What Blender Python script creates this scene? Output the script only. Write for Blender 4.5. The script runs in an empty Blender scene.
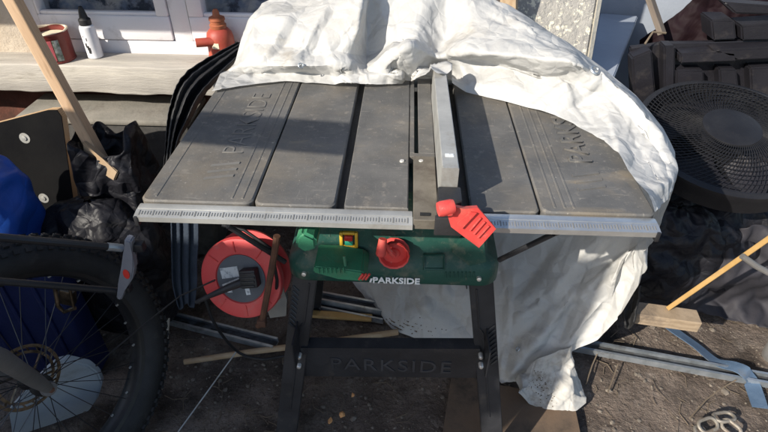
import bpy, bmesh, math, random
import numpy as np
from mathutils import Vector, Matrix, noise
random.seed(7); rng = np.random.default_rng(7)
SC = bpy.context.scene
COL = SC.collection
PI = math.pi

# ------------------------------------------------------------------ camera, sky, sun, exposure
YAW, PITCH, ROLL, F = 0.040086, 0.649507, 0.005772, 548.0
CP = Vector((0.015979, -0.815162, 1.460676))
_f = Vector((-math.sin(YAW) * math.cos(PITCH), math.cos(YAW) * math.cos(PITCH), -math.sin(PITCH)))
_r0 = Vector((math.cos(YAW), math.sin(YAW), 0)); _u0 = _r0.cross(_f)
_r = _r0 * math.cos(ROLL) + _u0 * math.sin(ROLL); _u = _u0 * math.cos(ROLL) - _r0 * math.sin(ROLL)
cam = bpy.data.cameras.new('camera'); cam.sensor_width = 36; cam.lens = F / 768 * 36
cam.clip_start = 0.01; cam.clip_end = 500
co = bpy.data.objects.new('camera', cam); COL.objects.link(co)
co.matrix_world = Matrix(((_r.x, _u.x, -_f.x, CP.x), (_r.y, _u.y, -_f.y, CP.y), (_r.z, _u.z, -_f.z, CP.z), (0, 0, 0, 1)))
SC.camera = co

def at(x, y, z=None, Y=None):
    """the point of the place seen at this spot of the photograph, at height z or depth Y"""
    d = _r * ((x - 384) / F) + _u * ((216 - y) / F) + _f
    t = (z - CP.z) / d.z if z is not None else (Y - CP.y) / d.y
    return CP + d * t

SUN_EL, SUN_DIR = math.radians(32), Vector((0.743, 0.669, 0)).normalized()   # low sun from the front left
SUN = 5.0; SKY = 0.125; EXPOSURE = 0.52
world = bpy.data.worlds.new('World'); SC.world = world; world.use_nodes = True
wn = world.node_tree; bg = wn.nodes['Background']
sky = wn.nodes.new('ShaderNodeTexSky'); sky.sky_type = 'NISHITA'; sky.sun_disc = False
sky.sun_elevation = SUN_EL
# direction towards the sun is -SUN_DIR ; rotation measured from +Y clockwise
sky.sun_rotation = math.atan2(-SUN_DIR.x, -SUN_DIR.y)
wn.links.new(sky.outputs[0], bg.inputs[0]); bg.inputs[1].default_value = SKY
sl = bpy.data.lights.new('sun', 'SUN'); sl.energy = SUN; sl.angle = math.radians(0.53); sl.color = (1, 0.93, 0.82)
so = bpy.data.objects.new('sun', sl); COL.objects.link(so)
ld = Vector((SUN_DIR.x * math.cos(SUN_EL), SUN_DIR.y * math.cos(SUN_EL), -math.sin(SUN_EL)))
so.rotation_euler = ld.to_track_quat('-Z', 'Y').to_euler(); so.location = (-3, 0, 4)
SC.view_settings.view_transform = 'Standard'; SC.view_settings.look = 'None'
SC.view_settings.exposure = EXPOSURE; SC.view_settings.gamma = 1; SC.view_settings.use_curve_mapping = False

# ------------------------------------------------------------------ materials
def mat(name, col, rough=.6, metal=0., col2=None, scale=6., lo=.4, hi=.65, bump=.25, bscale=70., spec=.4,
        dirt=None, stretch=(1, 1, 1), wave=None, transl=0., coat=0., bdist=.004, crease=None, scr=None):
    m = bpy.data.materials.new(name); m.use_nodes = True
    nt = m.node_tree; N = nt.nodes; L = nt.links
    bs = N['Principled BSDF']; bs.inputs['Metallic'].default_value = metal
    bs.inputs['Specular IOR Level'].default_value = spec
    if coat: bs.inputs['Coat Weight'].default_value = coat; bs.inputs['Coat Roughness'].default_value = .15
    tc = N.new('ShaderNodeTexCoord'); mp = N.new('ShaderNodeMapping'); mp.inputs['Scale'].default_value = stretch
    L.new(tc.outputs['Object'], mp.inputs[0])
    def nz(s, det=7, ro=.6):
        n = N.new('ShaderNodeTexNoise'); n.inputs['Scale'].default_value = s
        n.inputs['Detail'].default_value = det; n.inputs['Roughness'].default_value = ro
        L.new(mp.outputs[0], n.inputs['Vector']); return n.outputs['Fac']
    def ramp(fac, a, b):
        r = N.new('ShaderNodeMapRange'); r.inputs[1].default_value = a; r.inputs[2].default_value = b
        L.new(fac, r.inputs[0]); return r.outputs[0]
    def mix(fac, a, b):
        x = N.new('ShaderNodeMix'); x.data_type = 'RGBA'; L.new(fac, x.inputs[0])
        for k, v in ((6, a), (7, b)):
            if isinstance(v, tuple): x.inputs[k].default_value = (*v, 1)
            else: L.new(v, x.inputs[k])
        return x.outputs[2]
    c2 = col2 or tuple(min(1, v * 1.35 + .004) for v in col)
    c = mix(ramp(nz(scale), lo, hi), tuple(col), tuple(c2))
    if wave:
        w = N.new('ShaderNodeTexWave'); w.bands_direction = wave[0]; w.inputs['Scale'].default_value = wave[1]
        w.inputs['Distortion'].default_value = wave[2]; w.inputs['Detail'].default_value = 4
        w.inputs['Detail Scale'].default_value = 1.5
        L.new(mp.outputs[0], w.inputs['Vector']); c = mix(ramp(w.outputs['Fac'], .2, 1.6), c, wave[3])
    if dirt:
        for dc, ds, da, db in (dirt if isinstance(dirt, list) else [dirt]):
            c = mix(ramp(nz(ds, 9, .68), da, db), c, tuple(dc))
    for sc_, sv, sa, sb_ in (scr or []):               # scratches and smears drawn out along one way
        m2 = N.new('ShaderNodeMapping'); m2.inputs['Scale'].default_value = sv; m2.inputs['Rotation'].default_value = (0, 0, sv[0] * .013)
        L.new(tc.outputs['Object'], m2.inputs[0]); n2 = N.new('ShaderNodeTexNoise'); n2.inputs['Scale'].default_value = 1; n2.inputs['Detail'].default_value = 6; n2.inputs['Distortion'].default_value = .6
        L.new(m2.outputs[0], n2.inputs['Vector']); c = mix(ramp(n2.outputs['Fac'], sa, sb_), c, tuple(sc_))
    L.new(c, bs.inputs['Base Color'])
    rr = N.new('ShaderNodeMapRange'); rr.inputs[3].default_value = max(.02, rough - .12); rr.inputs[4].default_value = min(1, rough + .12)
    L.new(nz(scale * 3), rr.inputs[0]); L.new(rr.outputs[0], bs.inputs['Roughness'])
    if bump:
        b = N.new('ShaderNodeBump'); b.inputs['Strength'].default_value = bump; b.inputs['Distance'].default_value = bdist
        L.new(nz(bscale, 8, .65), b.inputs['Height']); last = b.outputs[0]
        for cs, cstr, cd in (crease or []):            # folded-film facets: ridges between warped cells
            wn_ = N.new('ShaderNodeTexNoise'); wn_.inputs['Scale'].default_value = cs * .7; L.new(mp.outputs[0], wn_.inputs['Vector'])
            va = N.new('ShaderNodeVectorMath'); va.operation = 'MULTIPLY_ADD'; L.new(wn_.outputs['Color'], va.inputs[0]); va.inputs[1].default_value = (1.2 / cs,) * 3; L.new(mp.outputs[0], va.inputs[2])
            vo = N.new('ShaderNodeTexVoronoi'); vo.feature = 'DISTANCE_TO_EDGE'; vo.inputs['Scale'].default_value = cs; L.new(va.outputs[0], vo.inputs['Vector'])
            b2 = N.new('ShaderNodeBump'); b2.inputs['Strength'].default_value = cstr; b2.inputs['Distance'].default_value = cd
            L.new(vo.outputs['Distance'], b2.inputs['Height']); L.new(last, b2.inputs['Normal']); last = b2.outputs[0]
        L.new(last, bs.inputs['Normal'])
    if transl:
        t = N.new('ShaderNodeBsdfTranslucent'); L.new(c, t.inputs[0])
        x = N.new('ShaderNodeMixShader'); x.inputs[0].default_value = transl
        L.new(bs.outputs[0], x.inputs[1]); L.new(t.outputs[0], x.inputs[2]); L.new(x.outputs[0], N['Material Output'].inputs[0])
    return m

M = {}
M['soil'] = mat('soil', (.095, .072, .058), .95, col2=(.24, .19, .155), scale=4, bump=1, bscale=55, bdist=.025,
                dirt=[((.28, .235, .2), 14, .54, .74), ((.028, .02, .015), 3.0, .50, .66), ((.05, .037, .028), 60, .55, .7)])
M['table'] = mat('table_plastic', (.085, .084, .082), .62, col2=(.130, .126, .119), scale=9, bump=.3, bscale=240, bdist=.0015,
                 dirt=[((.19, .158, .115), 3.5, .48, .85), ((.24, .215, .18), 38, .58, .78), ((.36, .33, .28), 120, .62, .74)],
                 scr=[((.26, .24, .21), (26, 150, 20), .64, .84), ((.22, .205, .18), (160, 30, 20), .65, .85), ((.28, .22, .14), (6, 12, 9), .62, .90)])
M['insert'] = mat('insert_metal', (.13, .115, .092), .6, .2, col2=(.18, .16, .13), scale=20, dirt=((.08, .06, .05), 14, .5, .7))
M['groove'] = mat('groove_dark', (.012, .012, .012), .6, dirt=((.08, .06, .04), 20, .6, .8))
M['alu'] = mat('aluminium', (.6, .6, .59), .38, .85, col2=(.72, .72, .7), scale=14, bump=.08, bscale=120, dirt=((.32, .28, .22), 18, .58, .8))
M['alu_dull'] = mat('dull_aluminium', (.36, .36, .345), .5, .5, col2=(.48, .48, .455), scale=9, bump=.1, dirt=((.24, .2, .15), 10, .52, .75))
M['galv'] = mat('galvanised_steel', (.36, .4, .43), .4, .75, col2=(.52, .56, .6), scale=22, bump=.06, dirt=((.16, .14, .12), 12, .55, .75))
M['black'] = mat('black_plastic', (.018, .018, .02), .5, col2=(.035, .035, .037), scale=8, dirt=((.09, .08, .07), 18, .6, .85))
M['legsteel'] = mat('black_painted_steel', (.016, .017, .02), .45, col2=(.028, .029, .033), scale=10, spec=.5, dirt=((.1, .085, .07), 16, .58, .85))
M['mould'] = mat('black_moulded_plastic', (.012, .0115, .015), .5, col2=(.019, .018, .023), scale=4, dirt=((.07, .06, .055), 10, .55, .85))
M['green'] = mat('dark_green_plastic', (.010, .055, .042), .5, col2=(.018, .078, .06), scale=9, dirt=[((.13, .13, .10), 22, .52, .8), ((.2, .18, .13), 70, .6, .8)])
M['sunlit_green'] = mat('sunlit_green_plastic', (.035, .19, .10), .5, col2=(.055, .24, .13), scale=12, dirt=((.13, .14, .09), 26, .55, .85))  # lighter copy of the body green, sunlight painted into its colour
M['red'] = mat('red_plastic', (.60, .05, .045), .5, col2=(.66, .09, .075), scale=8, bump=.15, dirt=[((.35, .14, .1), 24, .55, .8), ((.5, .3, .25), 80, .6, .78)])
M['pinkred'] = mat('faded_red_plastic', (.58, .055, .055), .5, col2=(.63, .085, .08), scale=7, bump=.08, dirt=((.4, .2, .17), 16, .56, .8))
M['hubgrey'] = mat('dusty_hub_grey', (.085, .095, .108), .6, col2=(.12, .13, .145), scale=9)
M['yellow'] = mat('yellow_plastic', (.6, .36, .03), .45, dirt=((.25, .17, .06), 30, .55, .8))
M['white_letter'] = mat('white_letter', (.72, .73, .72), .5, bump=0)
M['grey_letter'] = mat('dusty_letter', (.125, .119, .109), .6, bump=0)
M['bar_letter'] = mat('pressed_letter', (.035, .036, .04), .4, bump=0)
M['screw'] = mat('zinc_screw', (.62, .6, .56), .4, .7)
M['tarp'] = mat('white_tarpaulin', (.60, .595, .575), .45, col2=(.655, .65, .63), scale=4, bump=.25, bscale=90, bdist=.002, spec=.4, transl=.32, crease=[(6, .4, .06), (15, .4, .025), (48, .2, .006)],
                dirt=[((.48, .43, .35), 6, .56, .9), ((.33, .27, .2), 3.1, .64, .82)])
M['tarpdirt'] = mat('dried_mud', (.10, .07, .04), .9, col2=(.2, .15, .09), scale=30)
M['darkcloth'] = mat('black_coated_cloth', (.02, .02, .022), .5, col2=(.036, .036, .038), scale=7, spec=.5)
M['denim'] = mat('slate_blue_cloth', (.016, .025, .04), .85, col2=(.028, .04, .06), scale=14, bump=.3, bscale=200)
M['binbag'] = mat('black_bag_film', (.009, .009, .012), .48, spec=.22, bump=.15, bscale=40, bdist=.004, crease=[(11, .6, .04), (30, .4, .012)], dirt=((.06, .055, .05), 12, .62, .85))
M['jacket'] = mat('charcoal_fabric', (.02, .019, .024), .75, col2=(.035, .033, .04), scale=9)
M['bluebag'] = mat('blue_bag_film', (.010, .065, .33), .4, col2=(.016, .09, .42), scale=6, bump=.15, bscale=40, bdist=.004, crease=[(7, .5, .03)])
M['bluecrate'] = mat('blue_crate_plastic', (.006, .012, .06), .5, col2=(.009, .018, .085), scale=7, dirt=((.05, .05, .07), 14, .6, .85))
M['palelid'] = mat('pale_grey_plastic', (.34, .38, .42), .5, col2=(.42, .46, .5), scale=6, dirt=((.2, .2, .19), 10, .55, .8))
M['wood'] = mat('worn_wood', (.50, .33, .20), .7, col2=(.60, .42, .27), scale=5, bump=.2, bscale=30, wave=('X', 16, 5, (.24, .14, .075)),
                stretch=(4, 4, .5), dirt=((.26, .19, .13), 9, .62, .9))
M['wood2'] = mat('pale_pine', (.36, .26, .165), .8, col2=(.45, .34, .22), scale=6, wave=('Y', 14, 4, (.33, .21, .11)), dirt=((.26, .2, .15), 8, .55, .78))
M['greyblock'] = mat('dirty_sawn_wood', (.30, .225, .15), .85, col2=(.38, .29, .2), scale=9, bump=.4, wave=('Y', 20, 4, (.22, .16, .1)), dirt=((.13, .1, .075), 9, .5, .72))
M['yellowwood'] = mat('yellow_wood', (.36, .22, .075), .65, col2=(.44, .28, .11), scale=8, dirt=((.2, .13, .07), 12, .58, .8))
M['greywood'] = mat('weathered_wood', (.36, .335, .30), .85, col2=(.50, .465, .41), scale=4, bump=.45, bscale=60, stretch=(.35, 3, 3), bdist=.006,
                    dirt=[((.6, .56, .48), 6, .55, .75), ((.13, .11, .09), 12, .58, .75)])
M['brownwood'] = mat('brown_stake_wood', (.13, .105, .085), .85, col2=(.19, .155, .125), scale=6, bump=.4, stretch=(3, 3, .5))
M['tick'] = mat('scale_tick', (.13, .13, .125), .6, bump=0)
M['plywood'] = mat('plywood_edge', (.5, .34, .19), .75, wave=('Z', 60, 2, (.3, .18, .09)))
M['plyface'] = mat('muddy_plywood', (.12, .08, .052), .85, col2=(.18, .125, .085), scale=6, dirt=((.06, .045, .034), 6, .45, .65))
M['boardface'] = mat('black_film_faced_board', (.007, .007, .008), .85, col2=(.012, .0118, .0118), scale=4, spec=.05, dirt=((.022, .02, .018), 9, .62, .9))
M['whitepaint'] = mat('white_window_paint', (.80, .77, .78), .55, col2=(.86, .84, .85), scale=3, bump=.18, bscale=40, dirt=[((.45, .42, .4), 9, .58, .82), ((.25, .2, .16), 30, .7, .85)])
M['plaster'] = mat('sunlit_cream_render', (.56, .47, .36), .9, col2=(.66, .57, .46), scale=5, bump=.5, bscale=40, bdist=.008, dirt=((.35, .27, .19), 6, .55, .75))  # warm sunlight on the pier is put into this cream tone
M['brick'] = mat('dark_brick', (.10, .035, .022), .9, col2=(.16, .06, .04), scale=8, bump=.6, bscale=40, dirt=((.03, .025, .02), 6, .5, .7))
M['trough'] = mat('grey_cement_box', (.05, .048, .045), .85, col2=(.085, .08, .074), scale=7, bump=.5, bscale=60, dirt=[((.32, .29, .25), 16, .62, .78), ((.02, .02, .02), 5, .5, .7)])
M['trough_top'] = mat('dusty_cement_top', (.19, .18, .155), .9, col2=(.26, .24, .205), scale=9, bump=.4, dirt=((.14, .12, .1), 10, .55, .75))
M['fanblack'] = mat('fan_black_plastic', (.010, .010, .012), .5, col2=(.018, .018, .02), scale=8, spec=.35, dirt=((.05, .045, .04), 18, .6, .9))
M['slab'] = mat('rough_concrete', (.33, .315, .29), .95, col2=(.42, .40, .36), scale=7, bump=1, bscale=28, bdist=.02,
                dirt=[((.75, .70, .56), 44, .55, .585), ((.12, .11, .1), 9, .56, .72)])
M['lit_slabedge'] = mat('lit_concrete_edge', (.5, .46, .38), .9, bump=.6)  # light on the slab's edge painted as a paler concrete
M['bluewhite'] = mat('pale_painted_board', (.25, .28, .33), .6, col2=(.30, .33, .38), scale=3, dirt=((.4, .4, .42), 8, .58, .8))
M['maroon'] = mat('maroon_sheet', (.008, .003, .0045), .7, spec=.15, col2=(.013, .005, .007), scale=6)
M['glassroom'] = mat('net_curtain', (.35, .42, .55), .8, col2=(.85, .82, .8), scale=13, lo=.45, hi=.6, transl=.2, dirt=((.08, .10, .14), 6, .5, .56))
M['tyre'] = mat('tyre_rubber', (.010, .010, .011), .7, col2=(.02, .02, .021), scale=12, dirt=((.055, .05, .045), 14, .58, .85))
M['rim'] = mat('black_rim', (.012, .012, .013), .4, .2)
M['spoke'] = mat('dark_spoke', (.05, .05, .055), .35, .8, bump=0)
M['brass'] = mat('brassy_steel', (.16, .125, .09), .35, .9, dirt=((.05, .04, .03), 30, .4, .6))
M['greyframe'] = mat('grey_frame_paint', (.13, .125, .12), .45, col2=(.17, .16, .155), scale=8)
M['lockgrey'] = mat('lock_grey', (.2, .205, .23), .45, .2)
M['lockbar'] = mat('black_vinyl', (.015, .015, .017), .45)
M['labelw'] = mat('paper_label', (.5, .52, .53), .7, dirt=((.2, .22, .24), 90, .5, .62))
M['floor_shade'] = mat('shaded_dirty_galvanised', (.07, .072, .075), .6, .4, col2=(.13, .135, .14), scale=20, dirt=((.05, .04, .03), 14, .5, .7))  # dark tone holds the groove's shade, with brown dirt over it
M['muddytarp'] = mat('muddy_white_sheet', (.5, .485, .45), .6, col2=(.58, .56, .52), scale=6, transl=.2, crease=[(24, .3, .012)], dirt=[((.20, .15, .10), 9, .55, .8), ((.12, .085, .055), 5, .58, .72)])
M['rust'] = mat('rusty_iron', (.09, .045, .03), .85, col2=(.15, .075, .045), scale=18, metal=.2)
M['canred'] = mat('can_maroon', (.16, .03, .025), .45, col2=(.22, .045, .035), scale=10, dirt=((.5, .42, .3), 14, .62, .7))
M['cream'] = mat('dried_cream_paint', (.72, .62, .46), .6, dirt=((.45, .3, .18), 14, .55, .75))
M['bottle'] = mat('white_bottle', (.72, .72, .74), .35, bump=0, transl=.1)
M['ink'] = mat('black_ink', (.02, .02, .02), .6, bump=0)
M['jack'] = mat('rusty_red_paint', (.36, .06, .04), .5, col2=(.44, .1, .05), scale=14, dirt=((.28, .12, .05), 18, .54, .75))
M['orange'] = mat('orange_rust', (.33, .10, .045), .6, dirt=((.2, .08, .03), 20, .5, .7))
M['strap'] = mat('blue_grey_webbing', (.06, .10, .16), .8, col2=(.09, .14, .21), scale=20, bump=.3, bscale=300, dirt=((.1, .09, .08), 10, .55, .75))
M['chain'] = mat('dull_chain', (.22, .2, .17), .6, .4, dirt=((.18, .13, .09), 30, .5, .7))
M['stone'] = mat('pebble', (.09, .075, .06), .9, col2=(.2, .17, .14), scale=60, lo=.3, hi=.7)
M['chipw'] = mat('pale_chip', (.5, .46, .4), .8)
M['chipo'] = mat('orange_chip', (.5, .25, .1), .8)
M['twig'] = mat('dry_twig', (.13, .10, .07), .85)
M['fence'] = mat('stained_fence_wood', (.12, .075, .045), .8, col2=(.17, .11, .07), scale=5, stretch=(3, 3, .5))
M['led'] = mat('red_button', (.5, .03, .02), .4, bump=0)
M['gbutton'] = mat('green_button', (.02, .25, .16), .4, bump=0)
M['glass'] = bpy.data.materials.new('window_glass'); M['glass'].use_nodes = True
_n = M['glass'].node_tree; _b = _n.nodes['Principled BSDF']; _b.inputs['Roughness'].default_value = .03
_b.inputs['Base Color'].default_value = (.05, .055, .065, 1)
_t = _n.nodes.new('ShaderNodeBsdfTransparent'); _m = _n.nodes.new('ShaderNodeMixShader'); _m.inputs[0].default_value = .22
_n.links.new(_t.outputs[0], _m.inputs[1]); _n.links.new(_b.outputs[0], _m.inputs[2]); _n.links.new(_m.outputs[0], _n.nodes['Material Output'].inputs[0])

# ------------------------------------------------------------------ helpers
def new(): return bmesh.new()
def V(*a): return Vector(a)

def box(bm, c, s, R=None, bev=0., seg=2):
    r = bmesh.ops.create_cube(bm, size=1)
    vs = r['verts']
    for v in vs: v.co = Vector((v.co.x * s[0], v.co.y * s[1], v.co.z * s[2]))
    if bev:
        es = list({e for v in vs for e in v.link_edges})
        q = bmesh.ops.bevel(bm, geom=es, offset=min(bev, min(s) * .45), segments=seg, affect='EDGES', profile=.5)
        vs = list({v for f in q['faces'] for v in f.verts} | {v for v in vs if v.is_valid})
        fs = set()
        stack = list(vs); seen = set(vs)
        while stack:
            v = stack.pop()
            for e in v.link_edges:
                o = e.other_vert(v)
                if o not in seen: seen.add(o); stack.append(o)
        vs = list(seen)
    c = Vector(c)
    for v in vs: v.co = (R @ v.co if R else v.co) + c
    return vs

def tube(bm, pts, r, seg=8, closed=False, caps=True):
    pts = [Vector(p) for p in pts]; n = len(pts); rings = []
    rs = r if isinstance(r, (list, tuple)) else [r] * n
    up = None
    for i, p in enumerate(pts):
        a = pts[(i - 1) % n] if (closed or i > 0) else p; b = pts[(i + 1) % n] if (closed or i < n - 1) else p
        t = (b - a).normalized()
        if up is None:
            up = t.orthogonal().normalized()
        up = (up - t * up.dot(t))
        up = up.normalized() if up.length > 1e-6 else t.orthogonal().normalized()
        w = t.cross(up)
        rings.append([bm.verts.new(p + (up * math.cos(2 * PI * k / seg) + w * math.sin(2 * PI * k / seg)) * rs[i]) for k in range(seg)])
    m = n if closed else n - 1
    for i in range(m):
        A, B = rings[i], rings[(i + 1) % n]
        off = 0
        if closed and i == n - 1:
            off = min(range(seg), key=lambda o: (A[0].co - B[o].co).length)
        for k in range(seg):
            bm.faces.new((A[k], A[(k + 1) % seg], B[(k + 1 + off) % seg], B[(k + off) % seg]))
    if caps and not closed:
        bm.faces.new(rings[0][::-1]); bm.faces.new(rings[-1])

def frame(axis):
    a = Vector(axis).normalized()
    x = Vector((0, 0, 1)).cross(a)
    x = Vector((1, 0, 0)) if x.length < 1e-4 else x.normalized()
    return Matrix((x, a.cross(x), a)).transposed()      # columns x, y, axis

def lathe(bm, prof, c, axis=(0, 0, 1), seg=32, R=None):
    R = R or frame(axis); c = Vector(c); rings = []
    for r, z in prof:
        rings.append([bm.verts.new(c + R @ Vector((r * math.cos(2 * PI * k / seg), r * math.sin(2 * PI * k / seg), z))) for k in range(seg)])
    for A, B in zip(rings, rings[1:]):
        for k in range(seg): bm.faces.new((A[k], A[(k + 1) % seg], B[(k + 1) % seg], B[k]))
    if prof[0][0] > 1e-5: bm.faces.new(rings[0][::-1])
    if prof[-1][0] > 1e-5: bm.faces.new(rings[-1])

def prism(bm, pts, d):
    """closed solid: polygon of points pushed along d"""
    d = Vector(d); A = [bm.verts.new(Vector(p)) for p in pts]; B = [bm.verts.new(Vector(p) + d) for p in pts]
    n = len(A); bm.faces.new(A); bm.faces.new(B[::-1])
    for i in range(n): bm.faces.new((A[(i + 1) % n], A[i], B[i], B[(i + 1) % n]))

def rrect(x0, x1, y0, y1, r, n=5, corners=(1, 1, 1, 1)):
    out = []
    for (cx, cy, a0, on) in ((x1, y1, 0, corners[0]), (x0, y1, 90, corners[1]), (x0, y0, 180, corners[2]), (x1, y0, 270, corners[3])):
        if not on: out.append((cx, cy)); continue
        sx = cx - r if cx == x1 else cx + r; sy = cy - r if cy == y1 else cy + r
        for k in range(n + 1):
            a = math.radians(a0 + 90 * k / n); out.append((sx + r * math.cos(a), sy + r * math.sin(a)))
    return out

def slab(bm, poly, z0, z1, bev=.003):
    """flat slab from a 2-D outline, with a small chamfer round its top"""
    c = Vector((sum(p[0] for p in poly) / len(poly), sum(p[1] for p in poly) / len(poly)))
    def inset(p):
        v = Vector(p) - c; s = Vector((max(-bev, min(bev, v.x)), max(-bev, min(bev, v.y)))); return (p[0] - s.x, p[1] - s.y)
    lv = [[bm.verts.new((p[0], p[1], z0)) for p in poly], [bm.verts.new((p[0], p[1], z1 - bev)) for p in poly], [bm.verts.new((*inset(p), z1)) for p in poly]]
    n = len(poly)
    for A, B in zip(lv, lv[1:]):
        for k in range(n): bm.faces.new((A[k], A[(k + 1) % n], B[(k + 1) % n], B[k]))
    bm.faces.new(lv[0][::-1]); bm.faces.new(lv[-1])

def link_mesh(name, me, m, parent, base, smooth):
    o = bpy.data.objects.new(name, me); COL.objects.link(o)
    me.materials.append(M[m] if isinstance(m, str) else m)
    if parent is not None:
        b = WORLD[parent.name]; o.parent = parent
        off = b
        o_base = Vector(base) if base is not None else b
        o.location = o_base - b
        off = o_base
    else:
        off = Vector(base) if base is not None else Vector((0, 0, 0)); o.location = off
    WORLD[o.name] = Vector(off)
    me.transform(Matrix.Translation(-off))
    if smooth:
        for p in me.polygons: p.use_smooth = True
        if smooth != 'all':
            try:
                me.set_sharp_from_angle(angle=math.radians(smooth if smooth > 1 else 35))
            except Exception: pass
    return o
WORLD = {}
def obj(name, bm, m, parent=None, base=None, smooth=35):
    """link a bmesh built in world coordinates as one mesh object; base is its origin"""
    bmesh.ops.recalc_face_normals(bm, faces=bm.faces)
    me = bpy.data.meshes.new(name); bm.to_mesh(me); bm.free()
    return link_mesh(name, me, m, parent, base, smooth)

def tag(o, label, cat, group=None, kind=None):
    if label: o['label'] = label
    if cat: o['category'] = cat
    if group: o['group'] = group
    if kind: o['kind'] = kind
    return o
def thing(name, loc, label, cat, group=None):
    o = bpy.data.objects.new(name, None); COL.objects.link(o); o.location = loc; o.empty_display_size = .05
    WORLD[o.name] = Vector(loc)
    return tag(o, label, cat, group)

def text_part(name, s, size, Mx, m, parent, depth=.0012, off=.0, align='LEFT', space=1.0):
    cu = bpy.data.curves.new(name, 'FONT'); cu.body = s; cu.size = size; cu.extrude = depth; cu.offset = off
    cu.align_x = align; cu.space_character = space; cu.resolution_u = 3
    t = bpy.data.objects.new(name, cu); COL.objects.link(t)
    dg = bpy.context.evaluated_depsgraph_get()
    me = bpy.data.meshes.new_from_object(t.evaluated_get(dg))
    bpy.data.objects.remove(t); bpy.data.curves.remove(cu)
    me.transform(Mx); me.materials.clear()
    return link_mesh(name, me, m, parent, None, 0)

# ---- cloth: an authored sheet with slack, relaxed so that it buckles into real folds
def catmull(P, n, axis):
    P = np.moveaxis(np.asarray(P, float), axis, 0); k = P.shape[0]
    t = np.linspace(0, k - 1, n); i = np.clip(t.astype(int), 0, k - 2); u = (t - i).reshape(-1, *([1] * (P.ndim - 1)))
    p0 = P[np.clip(i - 1, 0, k - 1)]; p1 = P[i]; p2 = P[i + 1]; p3 = P[np.clip(i + 2, 0, k - 1)]
    r = .5 * (2 * p1 + (p2 - p0) * u + (2 * p0 - 5 * p1 + 4 * p2 - p3) * u ** 2 + (3 * p1 - p0 - 3 * p2 + p3) * u ** 3)
    return np.moveaxis(r, 0, axis)

def grid_normals(X):
    du = np.gradient(X, axis=0); dv = np.gradient(X, axis=1)
    n = np.cross(du, dv); return n / (np.linalg.norm(n, axis=2, keepdims=True) + 1e-9)

def nfield(X, s, seed):
    o = Vector((seed * 7.3, seed * 3.1, seed * 1.7)); out = np.empty(X.shape[:2])
    for i in range(X.shape[0]):
        for j in range(X.shape[1]): out[i, j] = noise.noise(Vector(X[i, j]) * s + o)
    return out

def relax(X, slack=.1, iters=200, amp=.012, nscale=9., seed=1, anchor=.012, bend=.25, collide=None, wrap=False, grav=0., pin=None, target=None):
    """stretch the sheet's rest length and let it buckle (position based, red/black)"""
    A = X.copy()
    def rest(a, b): return np.linalg.norm(a - b, axis=2)
    nf = nfield(X, nscale, seed); nf2 = nfield(X, nscale * 2.7, seed + 5)
    sl = 1 + slack * (1 + .6 * nfield(X, 4., seed + 9))
    def R1(a, b, s): return rest(a, b) * s
    n = grid_normals(X)
    X = X + n * ((nf + .5 * nf2) * amp * 2)[..., None]
    cons = []
    S = lambda a, b: slice(a, b)
    nu, nv = X.shape[:2]
    def add(di, dj, k, mul=1.0):
        i0, i1 = 0, nu - di
        j0, j1 = (0, nv - dj) if dj >= 0 else (-dj, nv)
        for par in range(2):
            if di: ia = np.arange(i0 + (par if di == 1 else 0), i1, 2 if di == 1 else 1); ja = np.arange(j0, j1)
            else: ia = np.arange(i0, i1); ja = np.arange(j0 + par, j1, 2)
            if di == 2: 
                ia = np.concatenate([np.arange(i0 + par * 2 + q, i1, 4) for q in (0, 1)])
            if dj == 2 and di == 0:
                ja = np.concatenate([np.arange(j0 + par * 2 + q, j1, 4) for q in (0, 1)])
            if len(ia) == 0 or len(ja) == 0: continue
            I, J = np.meshgrid(ia, ja, indexing='ij')
            r = np.linalg.norm(A[I, J] - A[I + di, J + dj], axis=2) * sl[I, J] * mul
            cons.append((I, J, I + di, J + dj, r, k))
    add(1, 0, 1.); add(0, 1, 1.); add(1, 1, .5); add(1, -1, .5); add(2, 0, bend); add(0, 2, bend)
    for it in range(iters):
        for I, J, K, L_, r, k in cons:
            a = X[I, J]; b = X[K, L_]; d = b - a; l = np.linalg.norm(d, axis=2) + 1e-9
            c = (.5 * k * (l - r) / l)[..., None] * d
            X[I, J] = a + c; X[K, L_] = b - c
        X += ((A if target is None else target) - X) * anchor
        if grav: X[..., 2] -= grav
        if wrap: m = .5 * (X[0] + X[-1]); X[0] = m; X[-1] = m
        if pin is not None: X[pin] = A[pin]
        if collide: X = collide(X)
    # one light smoothing
    Y = X.copy(); Y[1:-1, 1:-1] = X[1:-1, 1:-1] * .7 + .075 * (X[:-2, 1:-1] + X[2:, 1:-1] + X[1:-1, :-2] + X[1:-1, 2:])
    if wrap: m = .5 * (Y[0] + Y[-1]); Y[0] = m; Y[-1] = m
    if collide: Y = collide(Y)
    return Y

def sheet(name, X, m, parent=None, base=None, thick=.0, wrap=False, sub=0):
    nu, nv = X.shape[:2]
    bm = new(); vs = [[bm.verts.new(X[i, j]) for j in range(nv)] for i in range(nu - (1 if wrap else 0))]
    if wrap: vs.append(vs[0])
    for i in range(nu - 1):
        for j in range(nv - 1): bm.faces.new((vs[i][j], vs[i + 1][j], vs[i + 1][j + 1], vs[i][j + 1]))
    me = bpy.data.meshes.new(name); bmesh.ops.recalc_face_normals(bm, faces=bm.faces); bm.to_mesh(me); bm.free()
    o = link_mesh(name, me, m, parent, base, 'all')
    if thick:
        md = o.modifiers.new('thickness', 'SOLIDIFY'); md.thickness = thick; md.offset = 0
    if sub:
        md = o.modifiers.new('smooth', 'SUBSURF'); md.levels = sub; md.render_levels = sub
    return o

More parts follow.
